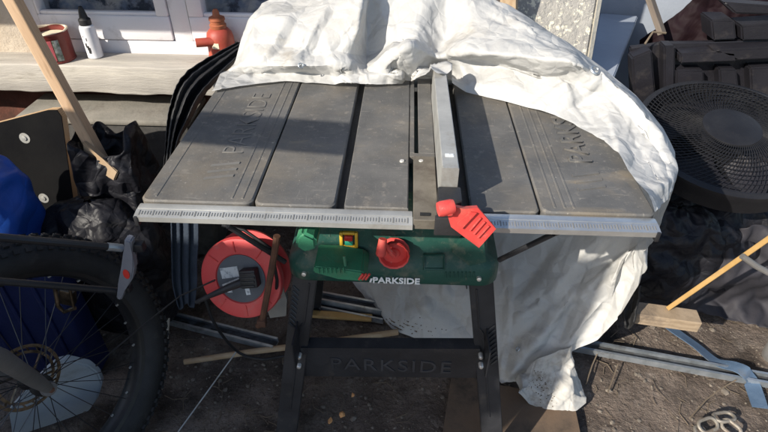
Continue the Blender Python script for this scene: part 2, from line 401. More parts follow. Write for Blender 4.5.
def bag(name, c, r, m, label, cat, top=None, slack=.16, seed=3, nu=46, nv=30, parent=None, flat=.02, power=2.4, amp=.02, group=None, thing_=True):
    """a slack filled bag: a crumpled closed skin round an ellipsoid sitting on its base"""
    X = np.zeros((nu, nv, 3)); th = np.linspace(0, 2 * PI, nu); ph = np.linspace(-PI / 2 + .06, PI / 2 - .06, nv)
    for j, p in enumerate(ph):
        cz = math.copysign(abs(math.sin(p)) ** (2 / power), math.sin(p)); cr = abs(math.cos(p)) ** (2 / power)
        for i, t in enumerate(th):
            ct = math.copysign(abs(math.cos(t)) ** (2 / power), math.cos(t)); st = math.copysign(abs(math.sin(t)) ** (2 / power), math.sin(t))
            X[i, j] = (c[0] + r[0] * cr * ct, c[1] + r[1] * cr * st, c[2] + r[2] * cz)
    if top: X = top(X)
    zmin = c[2] - r[2]
    def col(Z):
        Z[..., 2] = np.maximum(Z[..., 2], zmin + .002); return Z
    X = relax(X[::3, ::3] if False else X, slack, 120, amp, 5., seed, .02, .3, col, wrap=True)
    o = sheet(name, X, m, parent, None if parent else (c[0], c[1], zmin), wrap=True, sub=1)
    if not parent: tag(o, label, cat, group)
    return o

# ================================================================== THE SETTING
# ground: a fine rough patch where we look, one sheet to the horizon
def ground_z(x, y):
    p = Vector((x, y, 0))
    return .018 * noise.noise(p * 3.1) + .010 * noise.noise(p * 9) + .006 * noise.noise(p * 27) - .012
bm = new()
xs = np.concatenate([[-120, -30, -8, -3.2], np.linspace(-2.1, 2.4, 190), [3.4, 8, 30, 120]])
ys = np.concatenate([[-120, -30, -8, -2.2], np.linspace(-.9, 2.2, 130), [3.2, 8, 30, 120]])
g = [[bm.verts.new((x, y, ground_z(x, y))) for y in ys] for x in xs]
for i in range(len(xs) - 1):
    for j in range(len(ys) - 1): bm.faces.new((g[i][j], g[i + 1][j], g[i + 1][j + 1], g[i][j + 1]))
tag(obj('ground', bm, 'soil', smooth='all'), 'dark muddy soil strewn with grit and litter', 'ground', kind='structure')

# grit: small stones nobody could count
bm = new()
def pebble(bm, p, s):
    r = bmesh.ops.create_icosphere(bm, subdivisions=1, radius=s)
    q = Vector((random.uniform(.7, 1.3), random.uniform(.7, 1.3), random.uniform(.4, .8)))
    R = Matrix.Rotation(random.uniform(0, 6.28), 3, 'Z')
    for v in r['verts']: v.co = R @ Vector((v.co.x * q.x, v.co.y * q.y, v.co.z * q.z)) * random.uniform(.8, 1.2) + p
for k in range(5200):
    x = random.uniform(-1.2, 1.5); y = random.uniform(-.05, 1.0)
    if noise.noise(Vector((x * 2.3, y * 2.3, 4))) < -.15 and random.random() < .7: continue
    pebble(bm, Vector((x, y, ground_z(x, y) + .001)), min(.012, .0014 + random.expovariate(1 / .0016)))
tag(obj('grit', bm, 'stone', smooth=0), 'scattered small stones and crumbs on the soil', 'grit', kind='stuff')
bm = new()
for k in range(240):
    x = random.uniform(-1.0, 1.3); y = random.uniform(0, .8); a = random.uniform(0, 6.3); L = random.uniform(.02, .09)
    z = ground_z(x, y) + .004
    tube(bm, [(x, y, z), (x + math.cos(a) * L * .5, y + math.sin(a) * L * .5, z + random.uniform(0, .008)), (x + math.cos(a + .4) * L, y + math.sin(a + .4) * L, z)], random.uniform(.0006, .0014), 4)
tag(obj('twig_litter', bm, 'twig', smooth=0), 'short dry stalks and twigs lying on the soil', 'litter', kind='stuff')

# the house: rendered wall, white window unit, weathered sill
house = thing('house_wall', (-.45, 1.0, 0), 'house wall with white painted window frames and dark panes above a weathered sill', 'house')
WY = 1.0
bm = new(); box(bm, (-.9, WY + .17, .31), (2.3, .3, .70)); obj('lower_wall', bm, 'brick', house)
xl = at(33, 30, Y=WY).x
bm = new()
box(bm, ((-2.05 + xl) / 2, WY + .08, 1.11), (xl + 2.05, .2, .88), bev=.006)
obj('wall_pier', bm, 'plaster', house)
# window unit
def wx(px, py): return at(px, py, Y=WY).x
zb = at(120, 41, Y=WY).z; zg = at(120, 16, Y=WY).z; zs = .76
wr = .25; ztop = 1.44
xa, xb = wx(40, 16), wx(156, 16); xc = wx(203, 16)
fr = new()
box(fr, ((xl + wr) / 2, WY + .05, (zs - .05 + zb) / 2), (wr - xl, .09, zb - zs + .05), bev=.003)      # bottom rail
box(fr, (xl + .016, WY + .05, (zb + ztop) / 2 + .001), (.03, .088, ztop - zb), bev=.003)
box(fr, ((wx(172, 30) + wx(190, 30)) / 2, WY + .05, (zb + ztop) / 2), (wx(190, 30) - wx(172, 30), .086, ztop - zb), bev=.003)
box(fr, (wr - .03, WY + .05, (zb + ztop) / 2), (.05, .088, ztop - zb), bev=.003)
box(fr, ((xl + wr) / 2, WY + .05, ztop + .05), (wr - xl, .09, .1), bev=.003)
frame_o = obj('window_frame', fr, 'whitepaint', house)
def sash(x0, x1, gx0, gx1):
    b = new(); y = WY + .035
    z1 = ztop - .01
    box(b, ((x0 + x1) / 2, y, (zb + .004 + zg) / 2), (x1 - x0, .07, zg - zb - .004), bev=.004)
    box(b, ((x0 + x1) / 2, y, z1 - .03), (x1 - x0, .07, .06), bev=.004)
    box(b, ((x0 + gx0) / 2, y, (zg + z1 - .06) / 2), (gx0 - x0, .069, z1 - .06 - zg), bev=.004)
    box(b, ((x1 + gx1) / 2, y, (zg + z1 - .06) / 2), (x1 - gx1, .069, z1 - .06 - zg), bev=.004)
    # glazing bead
    box(b, ((gx0 + gx1) / 2, y - .02, zg + .006), (gx1 - gx0, .02, .012), bev=.004)
    s = obj('sash', b, 'whitepaint', house)
    p = new(); box(p, ((gx0 + gx1) / 2, y + .01, (zg + z1 - .06) / 2), (gx1 - gx0 + .01, .004, z1 - .06 - zg + .01)); obj('pane', p, 'glass', s)
    return s
sash(xl + .034, wx(171, 30), xa, xb)
sash(wx(191, 30), wr - .058, xc, wr - .11)
def curtain(x0, x1, seed):
    C = np.array([[(x0 + (x1 - x0) * i / 5, WY + .085 + .012 * ((i + j) % 2), .78 + j * .28) for j in range(5)] for i in range(6)])
    X = relax(catmull(catmull(C, 64, 0), 60, 1), .16, 60, .02, 8, seed, .03, .2)
    return sheet('curtain', X, 'glassroom', house)
curtain(xl + .03, wx(172, 30), 2); curtain(wx(190, 30), wr - .04, 4)
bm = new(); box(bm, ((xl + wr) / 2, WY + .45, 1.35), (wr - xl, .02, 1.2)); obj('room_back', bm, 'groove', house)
# sill board
bm = new(); box(bm, (-.9, .934, .712), (2.3, .126, .096), bev=.006, seg=3)
bmesh.ops.subdivide_edges(bm, edges=[e for e in bm.edges if e.calc_length() > .5], cuts=120, use_grid_fill=True)
for v in bm.verts:
    k = noise.noise(v.co * 14) * .004 + noise.noise(Vector((v.co.x * 3, 0, 0))) * .004
    if v.co.y < .9: v.co.y += k * 1.2; v.co.z += k * .7
obj('window_sill', bm, 'greywood', house)

# added unseen shade casters: roof edge over the window, tall fence, post with arm
bm = new()
prism(bm, [(-2.3, .34, 1.45), (-2.3, .34, 1.50), (-2.3, 1.5, 1.80), (-2.3, 1.5, 1.75)], (1.45, 0, 0))
obj('shade_eave', bm, 'greywood', house)  # added out of view to keep the window frames in shade
fe = thing('shade_fence', (-3.4, -1.5, 0), 'added unseen board fence behind the viewer, shading the lower yard', 'fence')  # added out of view to shade what lies below the table top
bm = new()
for k in range(34):
    x1 = -1.44 - k * .125
    box(bm, (x1 - .06, -1.5, 1.085), (.12, .022, 2.17 + .010 * math.sin(k * 2.1)), bev=.003)
obj('shade_fence_panel', bm, 'fence', fe)
for z in (.5, 1.7): bm = new(); box(bm, (-3.5, -1.532, z), (4.1, .04, .08)); obj('shade_fence_rail', bm, 'fence', fe)
for x in (-2.75, -4.2): bm = new(); box(bm, (x, -1.60, 1.1), (.08, .08, 2.2), bev=.004); obj('shade_fence_post', bm, 'fence', fe)
c0 = V(-1.022, -.558, 1.61); dd = V(-1, .11, 0).normalized(); pp = V(.0, 1, 0) * .064
ps = thing('shadow_post', (-1.93, -.46, 0), 'added unseen timber post whose flat arm casts a shadow band on the saw table', 'shadow caster')  # added out of view; its arm throws the dark band on the table
bm = new(); prism(bm, [c0 + pp, c0 - pp + V(.015, 0, 0), c0 - pp + dd * .98, c0 + pp + dd * .98], (0, 0, .02)); obj('arm', bm, 'fence', ps)
bm = new(); box(bm, (-1.95, -.456, .804), (.07, .07, 1.608), bev=.004); obj('post', bm, 'fence', ps)

# ================================================================== TABLE SAW
ZT = .86
saw = thing('table_saw', (0, .25, 0), 'dusty table saw with extended black table, dark green body and black steel legs', 'table saw')
YB = .60
def panel(name, x0, x1, corners, y1=YB):
    b = new(); slab(b, rrect(x0, x1, .002, y1, .016, 5, corners), ZT - .032, ZT, .003); return b
bm = panel('', -.477, -.264, (0, 0, 1, 1)); 
ext_l = obj('extension_panel', bm, 'table', saw)
bm = panel('', .2735, .482, (0, 0, 1, 1)); ext_r = obj('extension_panel', bm, 'table', saw)
bm = new()
slab(bm, rrect(-.261, -.1085, .002, YB, .014, 5, (0, 0, 1, 1)), ZT - .030, ZT - .001, .003)
obj('table_wing', bm, 'table', saw)
bm = new(); slab(bm, rrect(.1435, .2705, .002, YB, .014, 5, (0, 0, 1, 1)), ZT - .030, ZT - .001, .003); obj('table_wing', bm, 'table', saw)
# main table cut round the blade insert
bm = new()
slab(bm, rrect(-.0915, .028, .002, YB, .006, 4, (0, 0, 1, 0)), ZT - .03, ZT - .001, .002)
slab(bm, rrect(.0845, .1225, .002, YB, .006, 4, (0, 0, 0, 1)), ZT - .03, ZT - .001, .002)
obj('main_table', bm, 'table', saw)
bm = new(); box(bm, (-.1, .3, ZT - .034), (.02, .6, .03)); obj('mitre_groove', bm, 'groove', saw)
bm = new(); box(bm, (.133, .3, ZT - .034), (.024, .6, .03)); obj('mitre_groove', bm, 'groove', saw)
# raised lines along the extension panels
for x in (-.305, -.285, -.45, .30, .318, .335):
    bm = new(); box(bm, (x, .29, ZT - .0001), (.005, .55, .0024), bev=.001, seg=1)
    obj('panel_rib', bm, 'table', ext_l if x < 0 else ext_r)
# insert: two cheeks leaving the slit
bm = new()
for x0, x1 in ((.0295, .0395), (.0485, .0835)): slab(bm, rrect(x0, x1, .205, YB, .001, 1, (0, 0, 0, 0)), ZT - .02, ZT - .002, .001)
slab(bm, rrect(.0295, .0835, .19, .2045, .001, 1, (0, 0, 0, 0)), ZT - .02, ZT - .002, .001)
ins = obj('blade_insert', bm, 'table', saw)
bm = new(); box(bm, (.044, .4, ZT - .05), (.02, .4, .02)); obj('blade_slot', bm, 'groove', saw)
bm = new(); slab(bm, rrect(.0375, .0825, -.034, .188, .002, 2), ZT - .02, ZT + .0005, .001); fp = obj('front_plate', bm, 'insert', saw)
bm = new(); box(bm, (.0585, -.018, ZT + .0012), (.018, .008, .003)); obj('pointer_window', bm, 'groove', fp)
for px, py in ((402, 161), (421, 161)):
    p = at(px, py, z=ZT); b = new(); lathe(b, [(.0001, .0022), (.0045, .0018), (.0052, 0), (.0052, -.004)], p, seg=16); obj('screw', b, 'screw', saw)
# raised lettering on the extension panels (runs from the front edge to the back)
RZ = Matrix.Rotation(math.radians(90), 4, 'Z')
text_part('raised_lettering', 'PARKSIDE', .068, Matrix.Translation((-.325, .175, ZT + .0006)) @ RZ, 'grey_letter', ext_l, .0009, -.0012, space=1.02)
text_part('raised_lettering', 'PARKSIDE', .068, Matrix.Translation((.41, .175, ZT + .0006)) @ RZ, 'table', ext_r, .0030, .0, space=1.02)
for (x, pr, mm) in ((-.35, ext_l, 'grey_letter'), (.385, ext_r, 'table')):
    b = new()
    for k in range(3):
        y = .085 + k * .024
        prism(b, [(x - .028, y - .01, ZT), (x - .028, y - .002, ZT), (x + .028, y + .012, ZT), (x + .028, y + .004, ZT)], (0, 0, .0018))
    obj('raised_stripes', b, mm, pr)

# front rail with its scale
def rail(x0, x1, m):
    b = new()
    box(b, ((x0 + x1) / 2, -.0095, ZT - .013), (x1 - x0, .017, .018), bev=.002)
    prism(b, [(x0, -.0185, ZT - .005), (x0, -.038, ZT - .0095), (x0, -.038, ZT - .020), (x0, -.0185, ZT - .022)], (x1 - x0, 0, 0))
    o = obj('front_rail', b, m, saw)
    b = new(); n = int((x1 - x0) / .0052)
    sl = math.atan2(.0045, .0195); R = Matrix.Rotation(sl, 3, 'X')
    for k in range(n):
        x = x0 + .008 + k * .0052
        if x > x1 - .006: break
        big = k % 5 == 0
        ln = .012 if big else .008
        yc = -.0275
        box(b, (x, yc, ZT - .00725 + .0005), (.0013 if not big else .002, ln, .0012), R)
    obj('scale_marks', b, 'tick', o)
    b = new(); box(b, (x1 - .004 if x1 > 0 and x1 > .3 else x0 + .004, -.03, ZT - .019), (.007, .02, .02), bev=.001); obj('end_cap', b, 'black', o)
rail(-.475, .0365, 'alu_dull'); rail(.083, .478, 'alu')
# rear rail and side skirts
bm = new(); box(bm, (0, YB + .012, ZT - .016), (.95, .022, .028), bev=.002); obj('rear_rail', bm, 'alu_dull', saw)
for x in (-.40, -.2, .2, .40): bm = new(); box(bm, (x, .3, ZT - .05), (.02, .56, .03)); obj('support_bar', bm, 'legsteel', saw)

# rip fence
bm = new()
prof = [(-.0150, 0), (-.0150, .0805), (-.0135, .082), (.0135, .082), (.0150, .0805), (.0150, 0)]
prism(bm, [(.1005 + x, .012, ZT + .001 + z) for x, z in prof], (-.003, .475, 0))
fence = obj('rip_fence', bm, 'alu_dull', saw)
bm = new(); box(bm, (.1005, -.012, ZT + .024), (.042, .044, .044), bev=.004); box(bm, (.1005, -.042, ZT - .004), (.05, .01, .04), bev=.002)
obj('fence_clamp', bm, 'black', fence)
bm = new(); box(bm, (.1005, .055, ZT + .0835), (.016, .010, .0012)); obj('sticker', bm, 'labelw', fence)
# red cam lever hanging from the clamp
LY = -.068
def lp(px, py, y=LY): return at(px, py, Y=y)
bm = new()
d = V(0, .016, -.006)
neck = [lp(450, 208), lp(456, 207), lp(464, 209), lp(478, 208), lp(496, 229), lp(479, 248), lp(451, 227), lp(448, 217)]
prism(bm, neck, d)
obj_lever = obj('clamp_lever', bm, 'red', fence)
bm = new()
a, b_, c, e = lp(466, 215, LY - .006), lp(478, 212, LY - .006), lp(492, 229, LY - .006), lp(479, 243, LY - .006)
prism(bm, [lp(457, 224, LY - .005), lp(471, 212, LY - .005), lp(477, 213, LY - .005), lp(462, 229, LY - .005)], d * .5)
for t in (0.0, .45, .9):
    p0 = lp(470, 231, LY - .003).lerp(lp(479, 239, LY - .003), t); p1 = lp(481, 218, LY - .003).lerp(lp(490, 227, LY - .003), t)
    tube(bm, [p0 + V(0, .0012, 0), p1 + V(0, .0012, 0)], .0019, 6)
obj('lever_grip', bm, 'red', obj_lever)
bm = new(); cpt = lp(446, 208)
lathe(bm, [(.006, -.014), (.012, -.014), (.0135, -.009), (.0135, .009), (.012, .014), (.006, .014)], cpt, (1, .25, .1), 20)
box(bm, cpt + V(.006, -.001, -.004), (.012, .02, .012), bev=.003)
obj('lever_hub', bm, 'red', obj_lever)

# body
bm = new()
def hull_ring(z, x, y0, r): return [(px, py, z) for px, py in rrect(-x, x, y0, .50, r, 6)]
rings = [(ZT - .035, .192, .105, .02), (.72, .205, .105, .03), (.655, .212, .098, .035), (.640, .234, .088, .04), (.626, .2395, .082, .042), (.592, .2395, .080, .042), (.586, .234, .085, .04)]
RR = [[bm.verts.new(p) for p in hull_ring(*q)] for q in rings]
n = len(RR[0])
for A, B in zip(RR, RR[1:]):
    for k in range(n): bm.faces.new((A[k], A[(k + 1) % n], B[(k + 1) % n], B[k]))
bm.faces.new(RR[-1])
bm.faces.new(RR[0][::-1])
body = obj('body', bm, 'green', saw, smooth=50)
# moulded relief on the front: side bosses, recess frames, vent ribs, lower grip ledge
DYF = .118                     # the table overhangs the body
def front(px, py, y): return at(px, py, Y=y + DYF)
bm = new()
bq_ = [front(x, y, -.135) for x, y in ((296, 238), (303, 233), (316, 239), (317, 249), (305, 254), (295, 247))]; bc_ = sum(bq_, V(0, 0, 0)) / 6 + V(0, -.008, 0)
prism(bm, bq_, (0, .12, 0)); bmesh.ops.bevel(bm, geom=bm.edges[:], offset=.006, segments=3, affect='EDGES')
obj('left_boss', bm, 'sunlit_green', saw)
bm = new()
prism(bm, [front(452, 252, -.03), front(468, 233, -.03), front(483, 231, -.03), front(486, 262, -.03), front(470, 266, -.03)], (0, .04, 0))
obj('right_boss', bm, 'green', saw)
bm = new()
prism(bm, [front(314, 267, -.100), front(338, 269, -.100), front(362, 272, -.100), front(368, 277, -.100), front(362, 282, -.100), front(338, 279, -.100), front(313, 273, -.100)], (0, .075, 0))
bmesh.ops.bevel(bm, geom=bm.edges[:], offset=.003, segments=2, affect='EDGES')
for k in range(7):
    x = 318 + k * 4.2
    tube(bm, [front(x, 267.5, -.103), front(x + .8, 273, -.103)], .0018, 5)
tube(bm, [front(344, 256, -.08), front(346, 270, -.09)], .003, 6)
led = obj('grip_ledge', bm, 'sunlit_green', saw)
bm = new()
for k in range(3): tube(bm, [front(359 + k * 3.3, 279.5, -.102), front(363 + k * 3.3, 274, -.102)], .0026, 6)
obj('ledge_stripe', bm, 'red', led)
bm = new()
for x0, y0, x1, y1 in ((345, 253, 365, 267), (424, 255, 444, 269)):
    q = [front(x0, y0, -.026), front(x1, y0, -.026), front(x1, y1, -.034), front(x0, y1, -.034)]
    bm = new(); tube(bm, q, .003, 6, True); obj('relief_frame', bm, 'green', body)
for k in range(8):
    x = 446 + k * 4
    bm = new(); tube(bm, [front(x, 272, -.036), front(x, 277.5, -.038)], .0016, 5); obj('vent_rib', bm, 'green', body)
for px in (330, 372, 420): bm = new(); tube(bm, [front(px, 228, -.01), front(px, 236, -.012)], .004, 6); obj('relief_rib', bm, 'green', body)
for px, py in ((304, 274), (479, 279), (395, 232), (422, 233)):
    p = front(px, py, -.041 if py > 260 else -.008); b = new(); lathe(b, [(.0055 if py > 260 else .003, -.004), (.005 if py > 260 else .003, .003), (.0001, .0045)], p, (0, -1, .15), 14); obj('bolt', b, 'screw', saw)
FR = Matrix.Rotation(math.radians(90), 4, 'X')
pt = front(372.5, 282.5, -.0405)
text_part('badge_lettering', 'PARKSIDE', .0242, Matrix.Translation(pt) @ FR, 'white_letter', saw, .001, .0006)
bm = new(); p = front(371, 282, -.0405); prism(bm, [p + V(-.004, 0, 0), p + V(.0005, 0, 0), p + V(.004, 0, .012), p + V(-.0005, 0, .012)], (0, -.001, 0)); obj('badge_mark', bm, 'white_letter', saw)
# switch
c = front(349, 238.5, -.014)
RS = Matrix.Rotation(math.radians(-6), 3, 'X')
bm = new(); 
for dx, dz, w, h in ((-.0165, 0, .007, .040), (.0165, 0, .007, .040), (0, .0175, .027, .007), (0, -.0175, .027, .007)): box(bm, c + RS @ V(dx, 0, dz), (w, .018, h), RS, .002)
sw = obj('switch_box', bm, 'yellow', saw)
bm = new(); box(bm, c + V(0, .004, 0), (.029, .01, .03), RS); obj('switch_plate', bm, 'groove', sw)
bm = new(); box(bm, c + RS @ V(0, -.006, .007), (.018, .014, .013), RS, .002); obj('stop_button', bm, 'led', sw)
bm = new(); box(bm, c + RS @ V(0, -.003, -.008), (.018, .010, .012), RS, .002); obj('start_button', bm, 'gbutton', sw)
# crank wheel
c = front(394, 253, -.04); AX = (0, -1, .12)
bm = new()
lathe(bm, [(.0001, .004), (.012, .004), (.014, .000), (.030, -.002), (.0335, .004), (.0345, .010), (.033, .014), (.030, .012), (.028, .004), (.0281, -.006), (.034, -.008), (.030, -.016), (.0001, -.016)], c, AX, 14)
cw = obj('crank_wheel', bm, 'red', saw)
bm = new()
p1 = front(383, 240, -.062); p2 = front(380, 257, -.066); p0 = front(394, 256, -.056)
tube(bm, [p0, front(388, 249, -.06), p1], [.006, .0055, .004], 8)
obj('crank_arm', bm, 'red', cw)
bm = new(); lathe(bm, [(.0088, 0), (.0096, .018), (.0105, .034), (.0085, .038), (.007, .034), (.0001, .031)], p1 + V(0, 0, .003), (p2 - p1) + V(0, -.012, 0), 18); obj('crank_handle', bm, 'red', cw)
bm = new(); lathe(bm, [(.003, 0), (.003, .003), (.0001, .004)], c + V(0, -.007, 0), AX, 10); obj('crank_screw', bm, 'screw', cw)
# legs: pressed steel channels, splayed
def leg(sx, sy):
    b = new()
    ty = .10 if sy < 0 else .45; by = -.03 if sy < 0 else .53
    top = V(sx * .2, ty, .60); bot = V(sx * .292, by, .0)
    ax = (bot - top); L = ax.length; ax.normalize()
    X = V(1, 0, 0); X = (X - ax * X.dot(ax)).normalized(); Y = ax.cross(X) * -1
    Y = Y if Y.y > 0 else -Y
    w = .026
    def P(x, y, l): return top + X * x + Y * y + ax * l
    def plate(x0, x1, y0, y1, l0, l1):
        vs = [b.verts.new(P(x, y, l)) for l in (l0, l1) for x, y in ((x0, y0), (x1, y0), (x1, y1), (x0, y1))]
        for f in ((0, 1, 2, 3), (4, 7, 6, 5), (0, 4, 5, 1), (1, 5, 6, 2), (2, 6, 7, 3), (3, 7, 4, 0)): b.faces.new([vs[i] for i in f])
    s = -sy * 1.0
    plate(-w, w, -.0015, .0015, 0, L)                                      # face
    plate(sx * w - .0015, sx * w + .0015, .0015, .05 * (1 if sy < 0 else -1), 0, L)  # outer flange
    plate(-sx * w - .0015, -sx * w + .0015, .0015, .02 * (1 if sy < 0 else -1), 0, L)
    o = obj('leg', b, 'legsteel', saw, smooth=0)
    if sy < 0:
        b = new()
        for k in range(9):
            l = .14 + k * .013 if sx > 0 else .05 + k * .013
            tube(b, [P(sx * .010, -.0025, l + .006), P(sx * .024, -.0025, l - .006)], .003, 6)
        tube(b, [P(-sx * .012, -.002, .03), P(-sx * .012, -.002, .14), P(-sx * .004, -.002, .155), P(-sx * .004, -.002, L - .2)], .0025, 6)
        obj('pressed_ridge', b, 'legsteel', o)
    b = new(); box(b, bot + V(0, 0, .006), (.062, .056, .026), bev=.006); obj('foot', b, 'black', o)
    return o, P
legs = {(sx, sy): leg(sx, sy) for sx in (-1, 1) for sy in (-1, 1)}
# front crossbar with pressed lettering, rear and side bars
yb = .048
tl, tr, bl_, br = at(301, 348, Y=yb), at(480, 349, Y=yb), at(300, 376, Y=yb), at(483, 378, Y=yb)
bm = new(); prism(bm, [tl, tr, br, bl_], (0, .002, 0))
prism(bm, [tl + V(0, .002, 0), tr + V(0, .002, 0), tr + V(0, .03, .004), tl + V(0, .03, .004)], (0, 0, -.0022))
bar = obj('crossbar', bm, 'legsteel', saw)
hgt = (tl - bl_).length
text_part('pressed_lettering', 'PARKSIDE', .062, Matrix.Translation(bl_.lerp(br, .17) + V(0, -.0012, .034)) @ FR, 'bar_letter', bar, .0012, .0, space=1.15)
for px, py in ((299, 357), (299, 366.5), (481, 357), (481, 366.5)):
    p = at(px, py, Y=yb - .012); b = new(); lathe(b, [(.006, -.01), (.006, .002), (.004, .005), (.0001, .006)], p, (0, -1, 0), 12); obj('bolt', b, 'screw', saw)
bm = new(); box(bm, (0, .505, .42), (.47, .003, .09)); obj('crossbar', bm, 'legsteel', saw)
for sx in (-1, 1):
    bm = new(); box(bm, (sx * .226, .245, .42), (.003, .50, .09)); obj('side_bar', bm, 'legsteel', saw)
# brace under the right wing
bm = new(); tube(bm, [at(499, 260, Y=.10), at(553, 234, Y=.06)], .006, 8); tube(bm, [at(553, 234, Y=.06), at(562, 231, Y=.08)], .006, 8); obj('brace', bm, 'legsteel', saw)
bm = new(); tube(bm, [at(285, 262, Y=.10), at(228, 226, Y=.06)], .006, 8); obj('brace', bm, 'legsteel', saw)

# ================================================================== WHITE TARPAULIN over the back and right of the saw
ST = [
 [(-.485,.505,.872),(-.475,.545,.905),(-.455,.60,.96),(-.435,.65,1.0),(-.425,.72,1.02),(-.42,.78,.97),(-.41,.82,.86),(-.40,.82,.74),(-.40,.80,.66)],
 [(-.39,.53,.87),(-.385,.56,.90),(-.375,.615,.965),(-.36,.66,1.02),(-.35,.73,1.06),(-.345,.80,1.02),(-.34,.84,.86),(-.33,.84,.66),(-.32,.80,.55)],
 [(-.275,.545,.87),(-.275,.565,.91),(-.27,.60,.95),(-.265,.66,1.02),(-.26,.74,1.08),(-.26,.82,1.04),(-.25,.86,.85),(-.22,.84,.55),(-.21,.78,.36)],
 [(-.13,.505,.87),(-.13,.525,.905),(-.125,.58,.955),(-.11,.63,1.04),(-.10,.74,1.12),(-.09,.84,1.07),(-.06,.88,.85),(-.04,.80,.45),(-.03,.68,.16)],
 [(.03,.55,.87),(.03,.565,.91),(.04,.60,.975),(.05,.64,1.06),(.07,.75,1.12),(.08,.86,1.06),(.1,.88,.8),(.12,.74,.4),(.13,.56,.02)],
 [(.105,.565,.955),(.105,.58,.965),(.11,.61,1.0),(.125,.65,1.06),(.15,.73,1.09),(.18,.84,1.03),(.2,.86,.78),(.22,.70,.38),(.23,.48,.02)],
 [(.19,.50,.87),(.2,.525,.915),(.21,.575,.965),(.225,.63,1.025),(.25,.72,1.05),(.28,.81,.99),(.31,.82,.75),(.31,.62,.38),(.30,.40,.02)],
 [(.295,.46,.87),(.31,.49,.91),(.335,.54,.95),(.365,.595,.985),(.40,.65,.975),(.44,.70,.9),(.455,.68,.7),(.42,.5,.35),(.38,.29,.02)],
 [(.395,.385,.87),(.415,.42,.90),(.445,.47,.925),(.48,.505,.935),(.52,.54,.915),(.565,.55,.85),(.565,.50,.65),(.50,.36,.35),(.45,.20,.02)],
 [(.455,.26,.87),(.48,.29,.90),(.51,.335,.925),(.55,.36,.92),(.59,.38,.885),(.635,.39,.80),(.625,.37,.6),(.56,.28,.33),(.515,.20,.05)],
 [(.485,.12,.872),(.51,.15,.90),(.54,.20,.92),(.575,.235,.91),(.61,.265,.865),(.64,.285,.76),(.63,.29,.57),(.59,.26,.36),(.555,.24,.14)],
 [(.497,.01,.866),(.515,.03,.862),(.535,.06,.85),(.56,.10,.82),(.585,.14,.76),(.605,.17,.68),(.61,.19,.55),(.60,.22,.38),(.585,.25,.21)],
]
# seen side, row by row: a column of (place in the photograph, depth) from the hem up to the highest fold
HEM = .868
VIS = [
 [(212,91,0),(222,78,.575),(231,66,.60),(240,42,.66),(249,20,.72),(262,3,.77)],
 [(240,86,0),(250,75,.585),(252.5,66,.585),(252.5,45,.625),(253,18,.69),(270,3,.77)],
 [(285,81,0),(289,73,.57),(291,66,.56),(291,45,.63),(293,16,.69),(297,1,.78)],
 [(318,83,0),(315,74,.57),(309,66,.56),(313,51,.61),(322,20,.67),(338,-10,.74)],
 [(350,86,0),(350,77,.55),(346,65,.56),(347,54,.59),(358,28,.615),(364,-10,.69)],
 [(370,86,0),(369,77,.56),(366,68,.60),(367,56,.665),(367,28,.715),(372,-10,.77)],
 [(395,83,0),(394,72,.565),(391,57,.575),(397,44,.645),(398,24,.70),(402,-10,.77)],
 [(415,80,0),(415,68,.57),(411,46,.565),(416,39,.63),(419,22,.68),(424,-10,.74)],
 [(438,74,2),(438,68,.585),(434,56,.57),(438,49,.62),(446,25,.68),(446,-10,.75)],
 [(466,92,0),(468,80,.53),(469,64,.575),(469,52,.56),(472,24,.645),(464,-10,.75)],
 [(508,102,0),(513,90,.475),(516,69,.53),(521,56,.515),(524,32,.60),(506,3,.72)],
 [(556,116,0),(562,103,.41),(567,82,.465),(573,64,.455),(577,53,.54),(561,38,.66)],
 [(592,134,0),(600,119,.34),(606,96,.395),(600,73,.43),(607,77,.50),(602,67,.56)],
 [(618,158,0),(626,141,.25),(632,118,.315),(634,100,.35),(637,99,.42),(636,96,.47)],
 [(636,186,0),(646,169,.17),(652,148,.235),(659,135,.265),(664,132,.32),(663,128,.37)],
 [(646,203,0),(655,190,.105),(663,177,.165),(670,166,.20),(674,158,.25),(675,152,.30)],
 [(651,214,-1),(656,208,.05),(662,200,.10),(667,190,.14),(672,182,.18),(674,172,.23)],
]
BACK_AT = [0, .8, 1.9, 2.4, 3, 3.3, 4, 4.6, 5, 6, 7, 8, 8.8, 9.4, 10, 10.6, 11]
def soft(P, n, axis, k=.55):
    a = catmull(P, n, axis); Q = np.moveaxis(np.asarray(P, float), axis, 0); m = Q.shape[0]
    t = np.linspace(0, m - 1, n); i = np.clip(t.astype(int), 0, m - 2); u = (t - i).reshape(-1, *([1] * (Q.ndim - 1)))
    return a * (1 - k) + np.moveaxis(Q[i] * (1 - u) + Q[i + 1] * u, 0, axis) * k
LOW = {4: (None, (352, 281, 0)), 5: (None, (374, 306, 0)), 6: (None, (392, 328, 0)), 7: (None, (422, 341, 0)), 8: (None, (454, 346, 0)), 9: (None, (480, 358, 0)),
       10: (None, (501, 388, .25)), 11: (None, (535, 372, .26)), 12: (None, (568, 354, .28)), 13: ((640, 235, .36), (596, 341, .27)), 14: ((658, 215, .32), (618, 318, .27)), 15: ((664, 212, .27), (634, 292, .25)), 16: ((661, 220, .19), (643, 262, .20))}
_ST = np.array(ST)
rows = []
